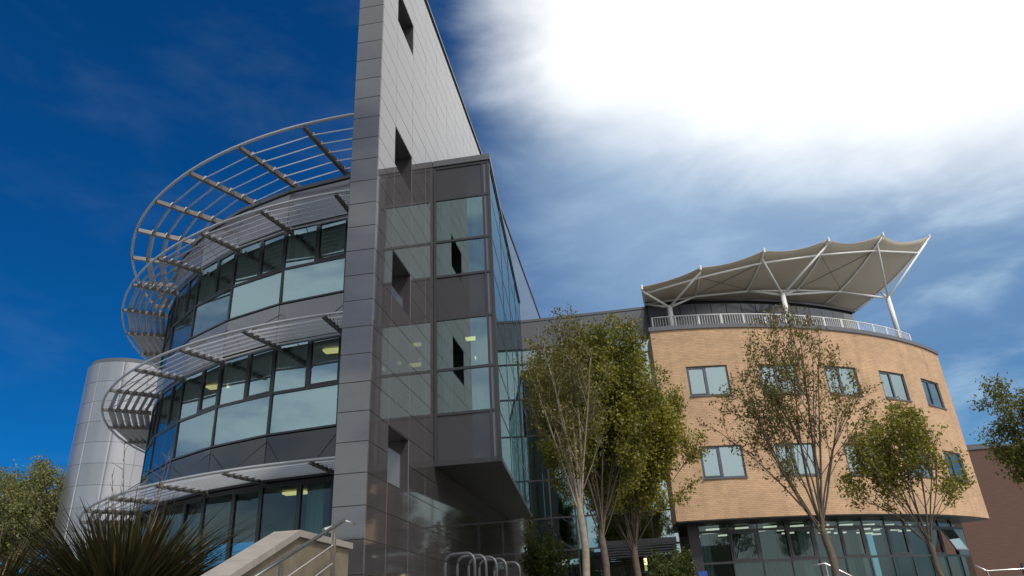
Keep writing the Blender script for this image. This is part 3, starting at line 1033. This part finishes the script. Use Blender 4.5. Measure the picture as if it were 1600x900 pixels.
# railing
rl = thing('terrace_railing', 'white metal balustrade along the brick parapet of the roof terrace', 'railing', (8, 33, ZT+0.2))
RR, zr0, zr1 = 20.62, ZT+0.205, ZT+0.80
mb = MB()
mb.tube([bpt(A0+0.6+k*1.0, RR, zr1) for k in range(43)], 0.025, 6)
build(mb, 'top_rail', 'white', rl, True)
mb = MB()
mb.tube([bpt(A0+0.6+k*1.0, RR, zr0+0.08) for k in range(43)], 0.015, 5)
build(mb, 'bottom_rail', 'white', rl, True)
mb = MB()
for k in range(int(42/0.34)):
    a = A0+0.6+k*0.34
    p = bpt(a, RR)
    mb.box(p[0]-0.008, p[0]+0.008, p[1]-0.008, p[1]+0.008, zr0+0.09, zr1-0.02)
o = build(mb, 'balusters', 'white', rl)
o['kind'] = 'stuff'
for k in range(15):
    p = bpt(A0+0.6+3.0*k, RR)
    mb = MB()
    mb.box(p[0]-0.028, p[0]+0.028, p[1]-0.028, p[1]+0.028, zr0-0.004, zr1)
    build(mb, 'post', 'white', rl)

# tensile canopy
cn = thing('tensile_canopy', 'white fabric tensile canopy on branching white columns above the roof terrace', 'canopy', (8, 34, ZT+0.1))
Oa = [2.9, 10.0, 18.2, 27.6, 37.8, 52.0]
Oz = [13.60, 14.37, 15.24, 16.1, 17.09, 18.53]
Ia = [4.2, 11.7, 19.1, 27.1, 34.5, 42.3]
Iz = [14.35, 14.42, 14.45, 14.45, 14.45, 14.5]
RO, RI = 22.4, 18.6
Pout = [np.array(bpt(a, RO, z)) for a, z in zip(Oa, Oz)]
Pin = [np.array(bpt(a, RI, z)) for a, z in zip(Ia, Iz)]
NU, NV = 12, 14
def rib(i, v):
    p = Pin[i]*(1-v) + Pout[i]*v
    p = p.copy()
    p[2] -= 0.28*math.sin(math.pi*v)*(0.6+0.12*i)
    return p
for i in range(5):
    mb = MB()
    for a in range(NU+1):
        u = a/NU
        sc_ = 4*u*(1-u)
        for b in range(NV+1):
            v = b/NV
            vv = v*(1-0.085*sc_)
            p = rib(i, vv)*(1-u) + rib(i+1, vv)*u
            p[2] += 0.16*sc_*math.sin(math.pi*v*0.8) - 0.05*sc_*v
            mb.v.append(tuple(p))
    for a in range(NU):
        for b in range(NV):
            n = a*(NV+1)+b
            mb.f.append((n, n+NV+1, n+NV+2, n+1))
    o = build(mb, 'fabric_bay', 'fabric', cn, True)
    so = o.modifiers.new('thickness', 'SOLIDIFY')
    so.thickness = 0.012
for i in range(6):
    mb = MB()
    mb.tube([rib(i, v)+np.array([0, 0, -0.07]) for v in np.linspace(0.02, 1.0, 9)], 0.042, 8)
    build(mb, 'rib', 'white', cn, True)
    mb = MB()
    P = rib(i, 1.0)
    mb.tube([P+np.array([0, 0, -0.12]), P+np.array([0, 0, 0.10])], 0.055, 8)
    build(mb, 'rib_cap', 'white', cn)
low = np.array([0, 0, -0.13])
for v, nm in ((0.84, 'outer_tube'), (0.30, 'inner_tube')):
    mb = MB()
    mb.tube([rib(i, v)+low for i in range(6)], 0.05, 8)
    build(mb, nm, 'white', cn, True)
for i in range(5):
    if i in (1, 3):
        for s in ((i, i+1), (i+1, i)):
            mb = MB()
            mb.tube([rib(s[0], 0.32)+low*0.6, rib(s[1], 0.82)+low*0.6], 0.012, 5)
            build(mb, 'cable', 'frame', cn)
cols = [((2.72, 32.14), 13.29, [(0, .93), (1, .95), (1, .30), (0, .30)]),
        ((8.27, 33.60), 13.88, [(2, .90), (3, .95), (2, .30), (3, .30), (4, .30)]),
        ((14.5, 37.68), 14.69, [(4, .90), (5, .95), (4, .30), (5, .35)])]
for (x, y), zn, arms in cols:
    mb = MB()
    mb.tube([(x, y, ZT+0.03), (x, y, zn+0.08)], 0.12, 14)
    mb.tube([(x, y, ZT+0.022), (x, y, ZT+0.05)], 0.24, 14)
    c = build(mb, 'column', 'white', cn, True)
    for i, v in arms:
        mb = MB()
        mb.tube([(x, y, zn), rib(i, v)+low*0.8], 0.062, 10, 0.045)
        build(mb, 'arm', 'white', c, True)

# ------------------------------------------------------------------ brown brick building behind on the right
far = thing('brown_brick_building', 'plain brown brick building behind the right end of the brick wing', 'building', (48, 76, PLAZA))
mb = MB()
mb.box(24, 75, 70, 84, PLAZA, 12.1)
build(mb, 'wall', 'brownbrick', far)
mb = MB()
mb.box(23.9, 75.1, 69.9, 84.1, 12.101, 12.35)
build(mb, 'coping', 'coping', far)
for z in (7.6,):
    for x in (33.5, 38.5, 44, 49):
        mb = MB()
        mb.box(x, x+4.2, 69.93, 69.995, z-0.5, z+0.9)
        w = build(mb, 'window', 'frame2', far)
        pane((x+0.1, 69.92), (x+4.1, 69.92), z-0.4, z+0.8, 'darkglass', w)
mb = MB()
mb.box(31, 75, 69.9, 69.99, PLAZA, 2.6)
build(mb, 'plinth', 'frame', far)
mb = MB()
mb.box(30, 31.6, 71, 73, 12.351, 12.75)
build(mb, 'roof_vent', 'coping', far)

# ------------------------------------------------------------------ stair parapet and handrails
pp = thing('stair_parapet', 'rendered stair parapet wall with sloping pale coping stones', 'wall', (-4.27, 9, -EYE))
xa, xb = -4.44, -4.09
yt, zt, ye = 8.70, 1.20, 10.46
sl = 0.39
yl = yt - (zt+EYE-0.2)/sl*0.72
zl0 = zt - sl*(yt-yl)
mb = MB()
ov = 0.045
mb.hexa([(xa+ov, yl, -EYE), (xb-ov, yl, -EYE), (xb-ov, yt, -EYE), (xa+ov, yt, -EYE), (xa+ov, yl, zl0-0.085), (xb-ov, yl, zl0-0.085), (xb-ov, yt, zt-0.085), (xa+ov, yt, zt-0.085)])
mb.hexa([(xa+ov, yt, -EYE), (xb-ov, yt, -EYE), (xb-ov, ye-ov, -EYE), (xa+ov, ye-ov, -EYE), (xa+ov, yt, zt-0.085), (xb-ov, yt, zt-0.085), (xb-ov, ye-ov, zt-0.085), (xa+ov, ye-ov, zt-0.085)])
build(mb, 'rendered_wall', 'concrete', pp)
def capseg(y0, y1, z0, z1):
    mb = MB()
    th = 0.08
    mb.hexa([(xa, y0, z0-th), (xb, y0, z0-th), (xb, y1, z1-th), (xa, y1, z1-th), (xa, y0, z0), (xb, y0, z0), (xb, y1, z1), (xa, y1, z1)])
    o = build(mb, 'coping_stone', 'capstone', pp)
    return o
seg = 0.47
y = yt - 0.13
capseg(y+0.004, yt, zt-sl*(yt-y-0.004), zt)
while y-seg > yl:
    capseg(y-seg+0.004, y-0.004, zt-sl*(yt-y+seg-0.004), zt-sl*(yt-y+0.004))
    y -= seg
capseg(yt+0.001, yt+0.9, zt, zt)
capseg(yt+0.908, ye, zt, zt)
sp = thing('spot_lamp', 'small steel spotlight standing on the parapet coping behind the handrail', 'lamp', (-4.2, 9.8, zt))
mb = MB()
mb.tube([(-4.2, 9.8, zt-0.002), (-4.2, 9.8, zt+0.10)], 0.018, 8)
build(mb, 'stem', 'frame', sp)
mb = MB()
mb.tube([(-4.24, 9.74, zt+0.10), (-4.17, 9.85, zt+0.14)], 0.045, 10)
build(mb, 'lamp_head', 'steel', sp)
def handrail(x, yA, zA, yB, zB, label, posts, floor):
    h = thing('handrail', label, 'handrail', (x, yB, floor(yB)))
    mb = MB()
    mb.tube([(x, yA, zA), (x, yB, zB)], 0.024, 10)
    build(mb, 'top_rail', 'steel', h, True)
    mb = MB()
    mb.tube([(x, yB-0.02, zB-0.012), (x+0.02, yB+0.02, zB-0.02), (x+0.10, yB+0.13, zB-0.05)], 0.02, 8)
    build(mb, 'rail_end', 'steel', h, True)
    s = (zB-zA)/(yB-yA)
    pz = lambda y: zA+s*(y-yA)
    for py in posts:
        mb = MB()
        for dx in (-0.018, 0.018):
            mb.box(x+dx-0.006, x+dx+0.006, py-0.025, py+0.025, floor(py), pz(py)-0.02)
        build(mb, 'post', 'steel', h)
    for k in (0.22, 0.44, 0.66, 0.86):
        mb = MB()
        mb.tube([(x, posts[0], pz(posts[0])-k), (x, posts[-1], pz(posts[-1])-k)], 0.008, 6)
        build(mb, 'wire', 'steel', h)
    return h
stepz = lambda y: -EYE + max(0, min(NST, math.floor((y-(8.95-NST*0.41))/0.41)+1))*0.1625
handrail(-3.84, 4.6, 1.39-0.36*4.88, 9.48, 1.39, 'brushed steel handrail climbing beside the parapet wall', [4.8, 6.35, 7.75, 9.15], lambda y: stepz(y))
# second stair railing, far right, only its top shows
def tuberail(pts, label, r=0.024):
    h = thing('tube_railing', label, 'railing', (pts[1][0], pts[1][1], PLAZA), 'tube railings in the court')
    mb = MB()
    mb.tube(pts, r, 8)
    build(mb, 'top_rail', 'steel', h, True)
    for p in pts[1:-1]:
        mb = MB()
        mb.tube([(p[0], p[1], PLAZA-0.004), (p[0], p[1], p[2]-0.02)], 0.02, 8)
        build(mb, 'post', 'steel', h)
    mb = MB()
    mb.tube([(x_, y_, z_-0.35) for x_, y_, z_ in pts], 0.012, 6)
    build(mb, 'mid_rail', 'steel', h, True)
tuberail([(4.95, 24.0, 1.17), (5.36, 24.0, 1.21), (6.0, 24.0, 0.82), (6.5, 24.0, 0.52)], 'steel tube railing below the sparse brown tree')
tuberail([(10.2, 26.0, 0.98), (10.5, 26.0, 0.80), (11.6, 26.0, 0.80), (12.4, 26.0, 0.80)], 'steel tube railing at the far right in front of the glazing')
sg = thing('wall_sign', 'small blue sign at the left foot of the brick wing glazing', 'sign', (2.3, 32.5, PLAZA))
p, q = bpt(5.3, RG+0.5), bpt(6.3, RG+0.5)
mb = MB()
mb.wallbox(p, q, 0.95, 1.62, 0, 0.03)
build(mb, 'sign_plate', 'signblue', sg)
mb = MB()
for t_ in (0.1, 0.9):
    s = lerp2(p, q, t_)
    mb.box(s[0]-0.02, s[0]+0.02, s[1]+0.031, s[1]+0.06, PLAZA-0.004, 1.6)
build(mb, 'sign_post', 'frame', sg)

# ------------------------------------------------------------------ bicycle stands
def hoop(x, y, label):
    h = 0.76
    w = 0.54
    mb = MB()
    P = [(-w/2, 0, -0.004), (-w/2, 0, h-0.16)]
    for k in range(1, 6):
        a = math.pi/2*k/6
        P.append((-w/2+0.15*(1-math.cos(a)), 0, h-0.15+0.15*math.sin(a)))
    P += [(-w/2+0.15, 0, h), (w/2-0.15, 0, h)]
    for k in range(1, 6):
        a = math.pi/2*k/6
        P.append((w/2-0.15+0.15*math.sin(a), 0, h-0.15*(1-math.cos(a))))
    P += [(w/2, 0, h-0.16), (w/2, 0, -0.004)]
    mb.tube(P, 0.025, 8)
    o = link('bicycle_stand', mb.mesh('bicycle_stand', 'rackmetal', True), None, Matrix.Translation((x, y, PLAZA)) @ Matrix.Rotation(math.radians(-12), 4, 'Z'))
    tag(o, label, 'bike stand', 'bicycle stands beside the granite slab wall')
ords = ['nearest', 'second', 'third', 'fourth', 'farthest']
for k in range(5):
    hoop(-2.95+0.085*k, 12.3+0.5*k + (0.5 if k > 3 else 0), f'{ords[k]} hoop of the row of grey tubular bicycle stands')

# ------------------------------------------------------------------ plants
def leaf_mesh(name, centers, dirs, size, mat, tone, aspect=0.55):
    """one small folded diamond (2 triangles) per leaf"""
    n = len(centers)
    d = dirs/np.linalg.norm(dirs, axis=1, keepdims=True)
    r = rng.normal(size=(n, 3))
    s = np.cross(d, r)
    s /= np.linalg.norm(s, axis=1, keepdims=True)
    up_ = np.cross(s, d)
    L_ = size[:, None]
    v = np.empty((n, 4, 3))
    v[:, 0] = centers
    v[:, 1] = centers + d*L_*0.5 + s*L_*aspect*0.5 + up_*L_*0.08
    v[:, 2] = centers + d*L_
    v[:, 3] = centers + d*L_*0.5 - s*L_*aspect*0.5 + up_*L_*0.08
    me = bpy.data.meshes.new(name)
    me.vertices.add(n*4)
    me.vertices.foreach_set('co', v.ravel())
    me.loops.add(n*4)
    me.loops.foreach_set('vertex_index', np.arange(n*4))
    me.polygons.add(n)
    me.polygons.foreach_set('loop_start', np.arange(n)*4)
    me.polygons.foreach_set('loop_total', np.full(n, 4))
    at = me.attributes.new('tone', 'FLOAT', 'FACE')
    at.data.foreach_set('value', np.clip(tone, 0, 1).astype('f'))
    me.materials.append(M[mat])
    me.update(calc_edges=True)
    return me
def skeleton_mesh(mb, nodes, par, rad):
    """tapered limbs along parent links; thick ones get 7 sides, twigs 3"""
    kids = {}
    for i, p in enumerate(par):
        if p >= 0:
            kids.setdefault(p, []).append(i)
    # walk chains
    stack = [(0, c) for c in kids.get(0, [])]
    while stack:
        a, b = stack.pop()
        chain = [a, b]
        while True:
            ks = kids.get(chain[-1], [])
            if not ks:
                break
            ks = sorted(ks, key=lambda k: -rad[k])
            for k in ks[1:]:
                stack.append((chain[-1], k))
            chain.append(ks[0])
        r0 = rad[chain[1]]
        n = 8 if r0 > 0.05 else (5 if r0 > 0.02 else 3)
        pts = [Vector(nodes[k]) for k in chain]
        rs = [min(rad[k], r0*1.02) for k in chain]
        rs[0] = r0
        rings = []
        x = None
        for i, p in enumerate(pts):
            d = (pts[min(i+1, len(pts)-1)]-pts[max(i-1, 0)]).normalized()
            if x is None:
                x = d.orthogonal().normalized()
            x = (x-d*x.dot(d)).normalized()
            y = d.cross(x)
            rings.append(len(mb.v))
            for k in range(n):
                an = 2*math.pi*k/n
                mb.v.append(tuple(p+(x*math.cos(an)+y*math.sin(an))*rs[i]))
        for a_, b_ in zip(rings[:-1], rings[1:]):
            for k in range(n):
                mb.f.append((a_+k, a_+(k+1) % n, b_+(k+1) % n, b_+k))
def tree(name, label, base, fork, crown_c, crown_r, n_target, leaves, lsize, leafm, barkm, rtrunk, cat='tree', tone_c=0.5, vase=0.5, cluster=0.10, flat=1.0, limbs=11):
    """limbs reach for points spread through the crown volume; leaves sit on the twigs"""
    base = np.array(base, float)
    t = thing(name, label, cat, tuple(base), 'trees in the entrance court' if name == 'court_tree' else 'trees at the left edge')
    nodes, par = [base-np.array([0, 0, 0.15])], [-1]
    nseg = 6
    fk = np.array(fork, float)
    for k in range(1, nseg+1):
        w = k/nseg
        p = base*(1-w)+fk*w + np.array([0.04*math.sin(w*5+base[0]), 0.04*math.cos(w*4+base[1]), 0])*(w*(1-w)*4)
        nodes.append(p)
        par.append(len(nodes)-2)
    cc, cr = np.array(crown_c, float), np.array(crown_r, float)
    ph = rng.uniform(0, 6.28, 4)
    def inside(p):
        q = (p-cc)/cr
        edge = 0.86 + 0.16*math.sin(4.1*q[0]+ph[0])*math.cos(3.3*q[2]+ph[1]) + 0.10*math.sin(7*q[1]+5*q[2]+ph[2])
        hh = (p[2]-fk[2])/max(0.1, cc[2]+cr[2]-fk[2])
        return np.linalg.norm(q) < edge and math.hypot(q[0], q[1]) < vase+hh*1.7
    tops = []
    def grow(j, d, length, level, free):
        """straight upswept shoot from node j; returns nothing, adds nodes"""
        step = 0.30 if level < 2 else 0.22
        n = max(2, int(length/step))
        ids = []
        d = d/np.linalg.norm(d)
        cur = j
        bend = rng.normal(0, 0.035, 3)
        been = level > 0
        for s in range(n):
            d = d + bend*0.6 + rng.normal(0, 0.035 if level else 0.018, 3) + np.array([0, 0, 0.035 if level else 0.012])
            d /= np.linalg.norm(d)
            p = nodes[cur] + d*step
            ok = inside(p)
            been = been or ok
            if not ok and (been or s >= free):
                break
            nodes.append(p)
            par.append(cur)
            cur = len(nodes)-1
            ids.append((cur, d.copy()))
        if level < 3 and ids:
            m = len(ids)
            cnt = max(2, int(m*(0.62, 0.75, 0.9)[level]*dens))
            for k in range(cnt):
                i = int((0.16+0.84*(k+rng.uniform(0, 1))/cnt)*m)
                i = min(i, m-1)
                cid, cd = ids[i]
                side = np.cross(cd, rng.normal(size=3))
                side /= np.linalg.norm(side)
                an = math.radians(rng.uniform(22, 46))
                nd = cd*math.cos(an)+side*math.sin(an)
                nd[2] = max(nd[2], -0.15)+0.10
                ln = (length*(1-0.55*i/m))*rng.uniform(0.35, 0.62)
                if level == 2:
                    ln = min(ln, 0.55)
                grow(cid, nd, max(ln, 0.35), level+1, 0)
        tops.append(cur)
    dens = n_target
    nl = limbs
    for k in range(nl):
        az_ = 2*math.pi*(k*0.381966+0.11*rng.normal())
        el_ = (k+0.5)/nl
        # targets from the rim of the crown up to its top
        rr_ = math.sqrt(1-el_**2)*0.92
        tgt = cc + cr*np.array([math.cos(az_)*rr_, math.sin(az_)*rr_, -0.25+1.2*el_])
        j = nseg-int(rng.integers(0, 2))
        v = tgt-nodes[j]
        grow(j, v + np.array([0, 0, 0.22*np.linalg.norm(v[:2])]), np.linalg.norm(v)*1.05, 0, 7)
    n = len(nodes)
    # pipe-model radii
    load = np.zeros(len(nodes))
    haskid = np.zeros(len(nodes), bool)
    for i in range(len(nodes)-1, 0, -1):
        if not haskid[i]:
            load[i] = 1
        haskid[par[i]] = True
        load[par[i]] += load[i]
    rad = 0.0065*load**0.50
    rad *= rtrunk/rad[2]
    rad = np.maximum(rad, 0.0055)
    rad[0] = rad[1]*1.25
    mb = MB()
    skeleton_mesh(mb, nodes, par, rad)
    build(mb, 'trunk', barkm, t, True)
    # leaves along the thin wood
    thin = np.argsort(rad[nseg+2:])[:int(0.72*(len(nodes)-nseg-2))]+nseg+2
    if leaves:
        pick = rng.choice(thin, leaves)
        P = np.array(nodes)[pick]
        Q = np.array([nodes[par[i]] for i in pick])
        w = rng.uniform(0, 1, (leaves, 1))
        C = P*w+Q*(1-w)+rng.normal(0, cluster, (leaves, 3))*np.array([1, 1, 0.8])
        D = rng.normal(0, 1, (leaves, 3))*np.array([1, 1, flat])
        D[:, 2] -= 0.15
        tone = tone_c + 0.22*rng.normal(size=leaves) + 0.20*np.sin(pick*0.37)
        build_leaf = leaf_mesh('crown', C, D, lsize*rng.uniform(0.6, 1.25, leaves), leafm, tone)
        link('crown', build_leaf, t)
    return t
# trees in the court: pale-limbed one in front, two dense ones behind it
tree('court_tree', 'pale barked tree with bare fanned limbs in front of the dense green trees', (-1.20, 16.6, PLAZA), (-1.22, 16.6, 2.45), (-1.22, 16.7, 4.9), (1.25, 1.3, 2.6), 0.7, 9000, 0.075, 'leaf_olive', 'bark', 0.08, tone_c=0.30, vase=0.10, limbs=11, cluster=0.09)
tree('court_tree', 'dense green tree directly behind the pale barked tree', (-0.95, 20.0, PLAZA), (-0.95, 20.0, 2.2), (-0.90, 20.4, 5.5), (2.3, 2.0, 3.25), 1.0, 80000, 0.10, 'leaf_green', 'darkbark', 0.09, tone_c=0.52, vase=0.62, limbs=20, cluster=0.11)
tree('court_tree', 'bright yellow green tree at the left edge of the brick wing', (-0.2, 22.5, PLAZA), (-0.15, 22.5, 1.9), (0.30, 22.9, 4.55), (2.2, 2.0, 3.15), 1.0, 70000, 0.10, 'leaf_green', 'darkbark', 0.10, tone_c=0.80, vase=0.85, limbs=20, cluster=0.11)
tree('court_tree', 'sparse brownish tree with upswept branches before the brick wall windows', (5.05, 21.6, PLAZA), (4.95, 21.6, 2.0), (4.75, 21.8, 5.3), (2.9, 2.3, 3.3), 0.72, 8500, 0.10, 'leaf_olive', 'darkbark', 0.10, tone_c=0.50, vase=0.12, limbs=14, cluster=0.08)
tree('court_tree', 'small green tree before the right end of the glazed ground floor', (8.55, 24.2, PLAZA), (8.45, 24.2, 1.7), (8.30, 24.4, 3.9), (2.25, 1.9, 2.3), 0.85, 12000, 0.11, 'leaf_green', 'darkbark', 0.08, tone_c=0.66, vase=0.35, limbs=13)
tree('court_tree', 'dark green tree cut off by the right picture edge', (13.9, 26.0, PLAZA), (13.8, 26.0, 1.7), (13.7, 26.2, 4.4), (2.1, 2.0, 2.8), 0.9, 26000, 0.12, 'leaf_dark', 'darkbark', 0.12, tone_c=0.85, vase=0.6, limbs=14, cluster=0.14)
tree('edge_tree', 'grey green leafy tree left of the silver stair tower', (-33.6, 37.5, PLAZA), (-33.6, 37.5, 2.5), (-33.8, 37.5, 6.7), (3.9, 3.4, 4.6), 0.6, 34000, 0.16, 'leaf_grey', 'darkbark', 0.2, tone_c=0.45, vase=0.8, limbs=15, cluster=0.20)
tree('edge_tree', 'lower grey green tree at the left picture edge', (-37.8, 36.0, PLAZA), (-37.8, 36.0, 2.0), (-38.0, 36.0, 5.6), (3.4, 3.3, 3.9), 0.6, 26000, 0.16, 'leaf_grey', 'darkbark', 0.18, tone_c=0.30, vase=0.8, limbs=14, cluster=0.20)
def bush(label, x, y, w, h, n, mat, size=0.09, z=PLAZA):
    t = thing('shrub', label, 'shrub', (x, y, z), 'shrubs in the court')
    mb = MB()
    C, D = [], []
    for k in range(26):
        a = rng.uniform(0, 2*math.pi)
        e = np.array([x+w*0.5*math.cos(a)*rng.uniform(0.2, 1), y+w*0.5*math.sin(a)*rng.uniform(0.2, 1), z+h*rng.uniform(0.5, 1.0)])
        b = np.array([x+0.1*math.cos(a), y+0.1*math.sin(a), z-0.03])
        m_ = (b+e)/2+np.array([0, 0, h*0.12])
        mb.tube([b, m_, e], 0.012, 4, 0.004, False)
        for _ in range(n//26):
            w_ = rng.uniform(0.25, 1.0)
            C.append(b*(1-w_)**2+2*m_*w_*(1-w_)+e*w_*w_+rng.normal(0, 0.09, 3))
            D.append(rng.normal(0, 1, 3))
    build(mb, 'stem', 'darkbark', t)
    C = np.array(C)
    link('foliage', leaf_mesh('foliage', C, np.array(D), size*rng.uniform(0.6, 1.3, len(C)), mat, 0.45+0.25*rng.normal(size=len(C))), t)
bush('dark green shrub by the entrance left of the glazed ground floor', 1.1, 29.2, 2.4, 2.0, 4500, 'leaf_dark', 0.11)
bush('dark shrub in the court beside the leftmost trunks', -3.1, 24.5, 2.2, 2.9, 5200, 'leaf_dark', 0.11)
bush('small yellow green shrub at the bottom right corner', 11.6, 23.5, 1.3, 1.35, 1800, 'leaf_green', 0.09)
def flax(label, x, y, z, n, h, spread):
    t = thing('flax_plant', label, 'plant', (x, y, z), 'flax clumps in the planting bed')
    mb = MB()
    tones = []
    for k in range(n):
        a = rng.uniform(0, 2*math.pi)
        ln = h*rng.uniform(0.65, 1.15)
        out = spread*rng.uniform(0.15, 1.0)
        dx, dy = math.cos(a), math.sin(a)
        b = np.array([x+0.22*dx*rng.uniform(0, 1.2), y+0.22*dy*rng.uniform(0, 1.2), z-0.03])
        sd_ = np.array([-dy, dx, 0])
        w0 = rng.uniform(0.012, 0.026)
        droop = rng.uniform(0.1, 0.95)*(out/spread)
        base = len(mb.v)
        S = 7
        for s in range(S+1):
            q = s/S
            c = b+np.array([dx*out*q**1.3, dy*out*q**1.3, ln*(q-droop*0.55*q**2.6)])
            w = w0*(1-q**2.2)*(0.75+0.5*math.sin(math.pi*min(q*1.2, 1)))+0.001
            fold = np.array([0, 0, w*0.5])
            mb.v += [tuple(c-sd_*w+fold), tuple(c), tuple(c+sd_*w+fold)]
        tn = rng.uniform(0, 1)
        for s in range(S):
            i = base+3*s
            mb.f += [(i, i+1, i+4, i+3), (i+1, i+2, i+5, i+4)]
            tones += [tn+0.1*s/S]*2
    me = mb.mesh('leaf_blades', 'flax')
    at = me.attributes.new('tone', 'FLOAT', 'FACE')
    at.data.foreach_set('value', np.clip(np.array(tones), 0, 1).astype('f'))
    o = link('leaf_blades', me, t)
    o['kind'] = 'stuff'
    for k in range(4):
        a = rng.uniform(0, 2*math.pi)
        mb = MB()
        tip = np.array([x+0.35*math.cos(a), y+0.35*math.sin(a), z+h*rng.uniform(1.15, 1.5)])
        b = np.array([x, y, z])
        mb.tube([b, (b+tip)/2+np.array([0.03, 0, 0]), tip], 0.009, 4, 0.004, False)
        for q in np.linspace(0.62, 0.98, 9):
            c = b*(1-q)+tip*q
            d = np.array([rng.normal(0, 0.10), rng.normal(0, 0.10), 0.10])
            mb.tube([c, c+d], 0.005, 3, 0.002, False)
        build(mb, 'flower_stalk', 'darkbark', t)
bed = MB()
bed.box(-16, -4.5, 6.0, 9.28, -EYE+0.004, PLAZA-0.25)
structure(build(bed, 'planting_bed', 'soil'))
flax('large bronze green flax clump in front of the curved wing', -6.15, 8.4, PLAZA-0.25, 1000, 1.50, 1.65)
flax('smaller flax clump left of the large flax', -7.9, 8.3, PLAZA-0.25, 600, 1.22, 1.4)
flax('low flax clump at the bottom left corner', -9.5, 8.5, PLAZA-0.25, 450, 1.05, 1.3)

# ------------------------------------------------------------------ building across the street (seen only as a reflection in the glass)
ob = thing('opposite_building', 'long dark brick building across the street, mirrored in the lower windows', 'building', (-5, -32, -EYE))
mb = MB()
mb.box(-48, 32, -44, -30, -EYE, 6.4)
build(mb, 'wall', 'brownbrick', ob)
mb = MB()
mb.box(-48.2, 32.2, -44.2, -29.8, 6.401, 6.8)
build(mb, 'roof', 'coping', ob)
for z in (-0.4, 2.9):
    for k in range(22):
        mb = MB()
        x = -46+3.5*k
        for a, b, c, d in ((x, x+1.6, z, z+0.09), (x, x+1.6, z+1.71, z+1.8), (x, x+0.09, z+0.091, z+1.709), (x+1.51, x+1.6, z+0.091, z+1.709)):
            mb.box(a, b, -29.995, -29.93, c, d)
        build(mb, 'window', 'white', ob)

# ------------------------------------------------------------------ lift the whole layout so that the lower pavement is z = 0
for o in list(COL.objects):
    if o.parent is None:
        o.location.z += EYE
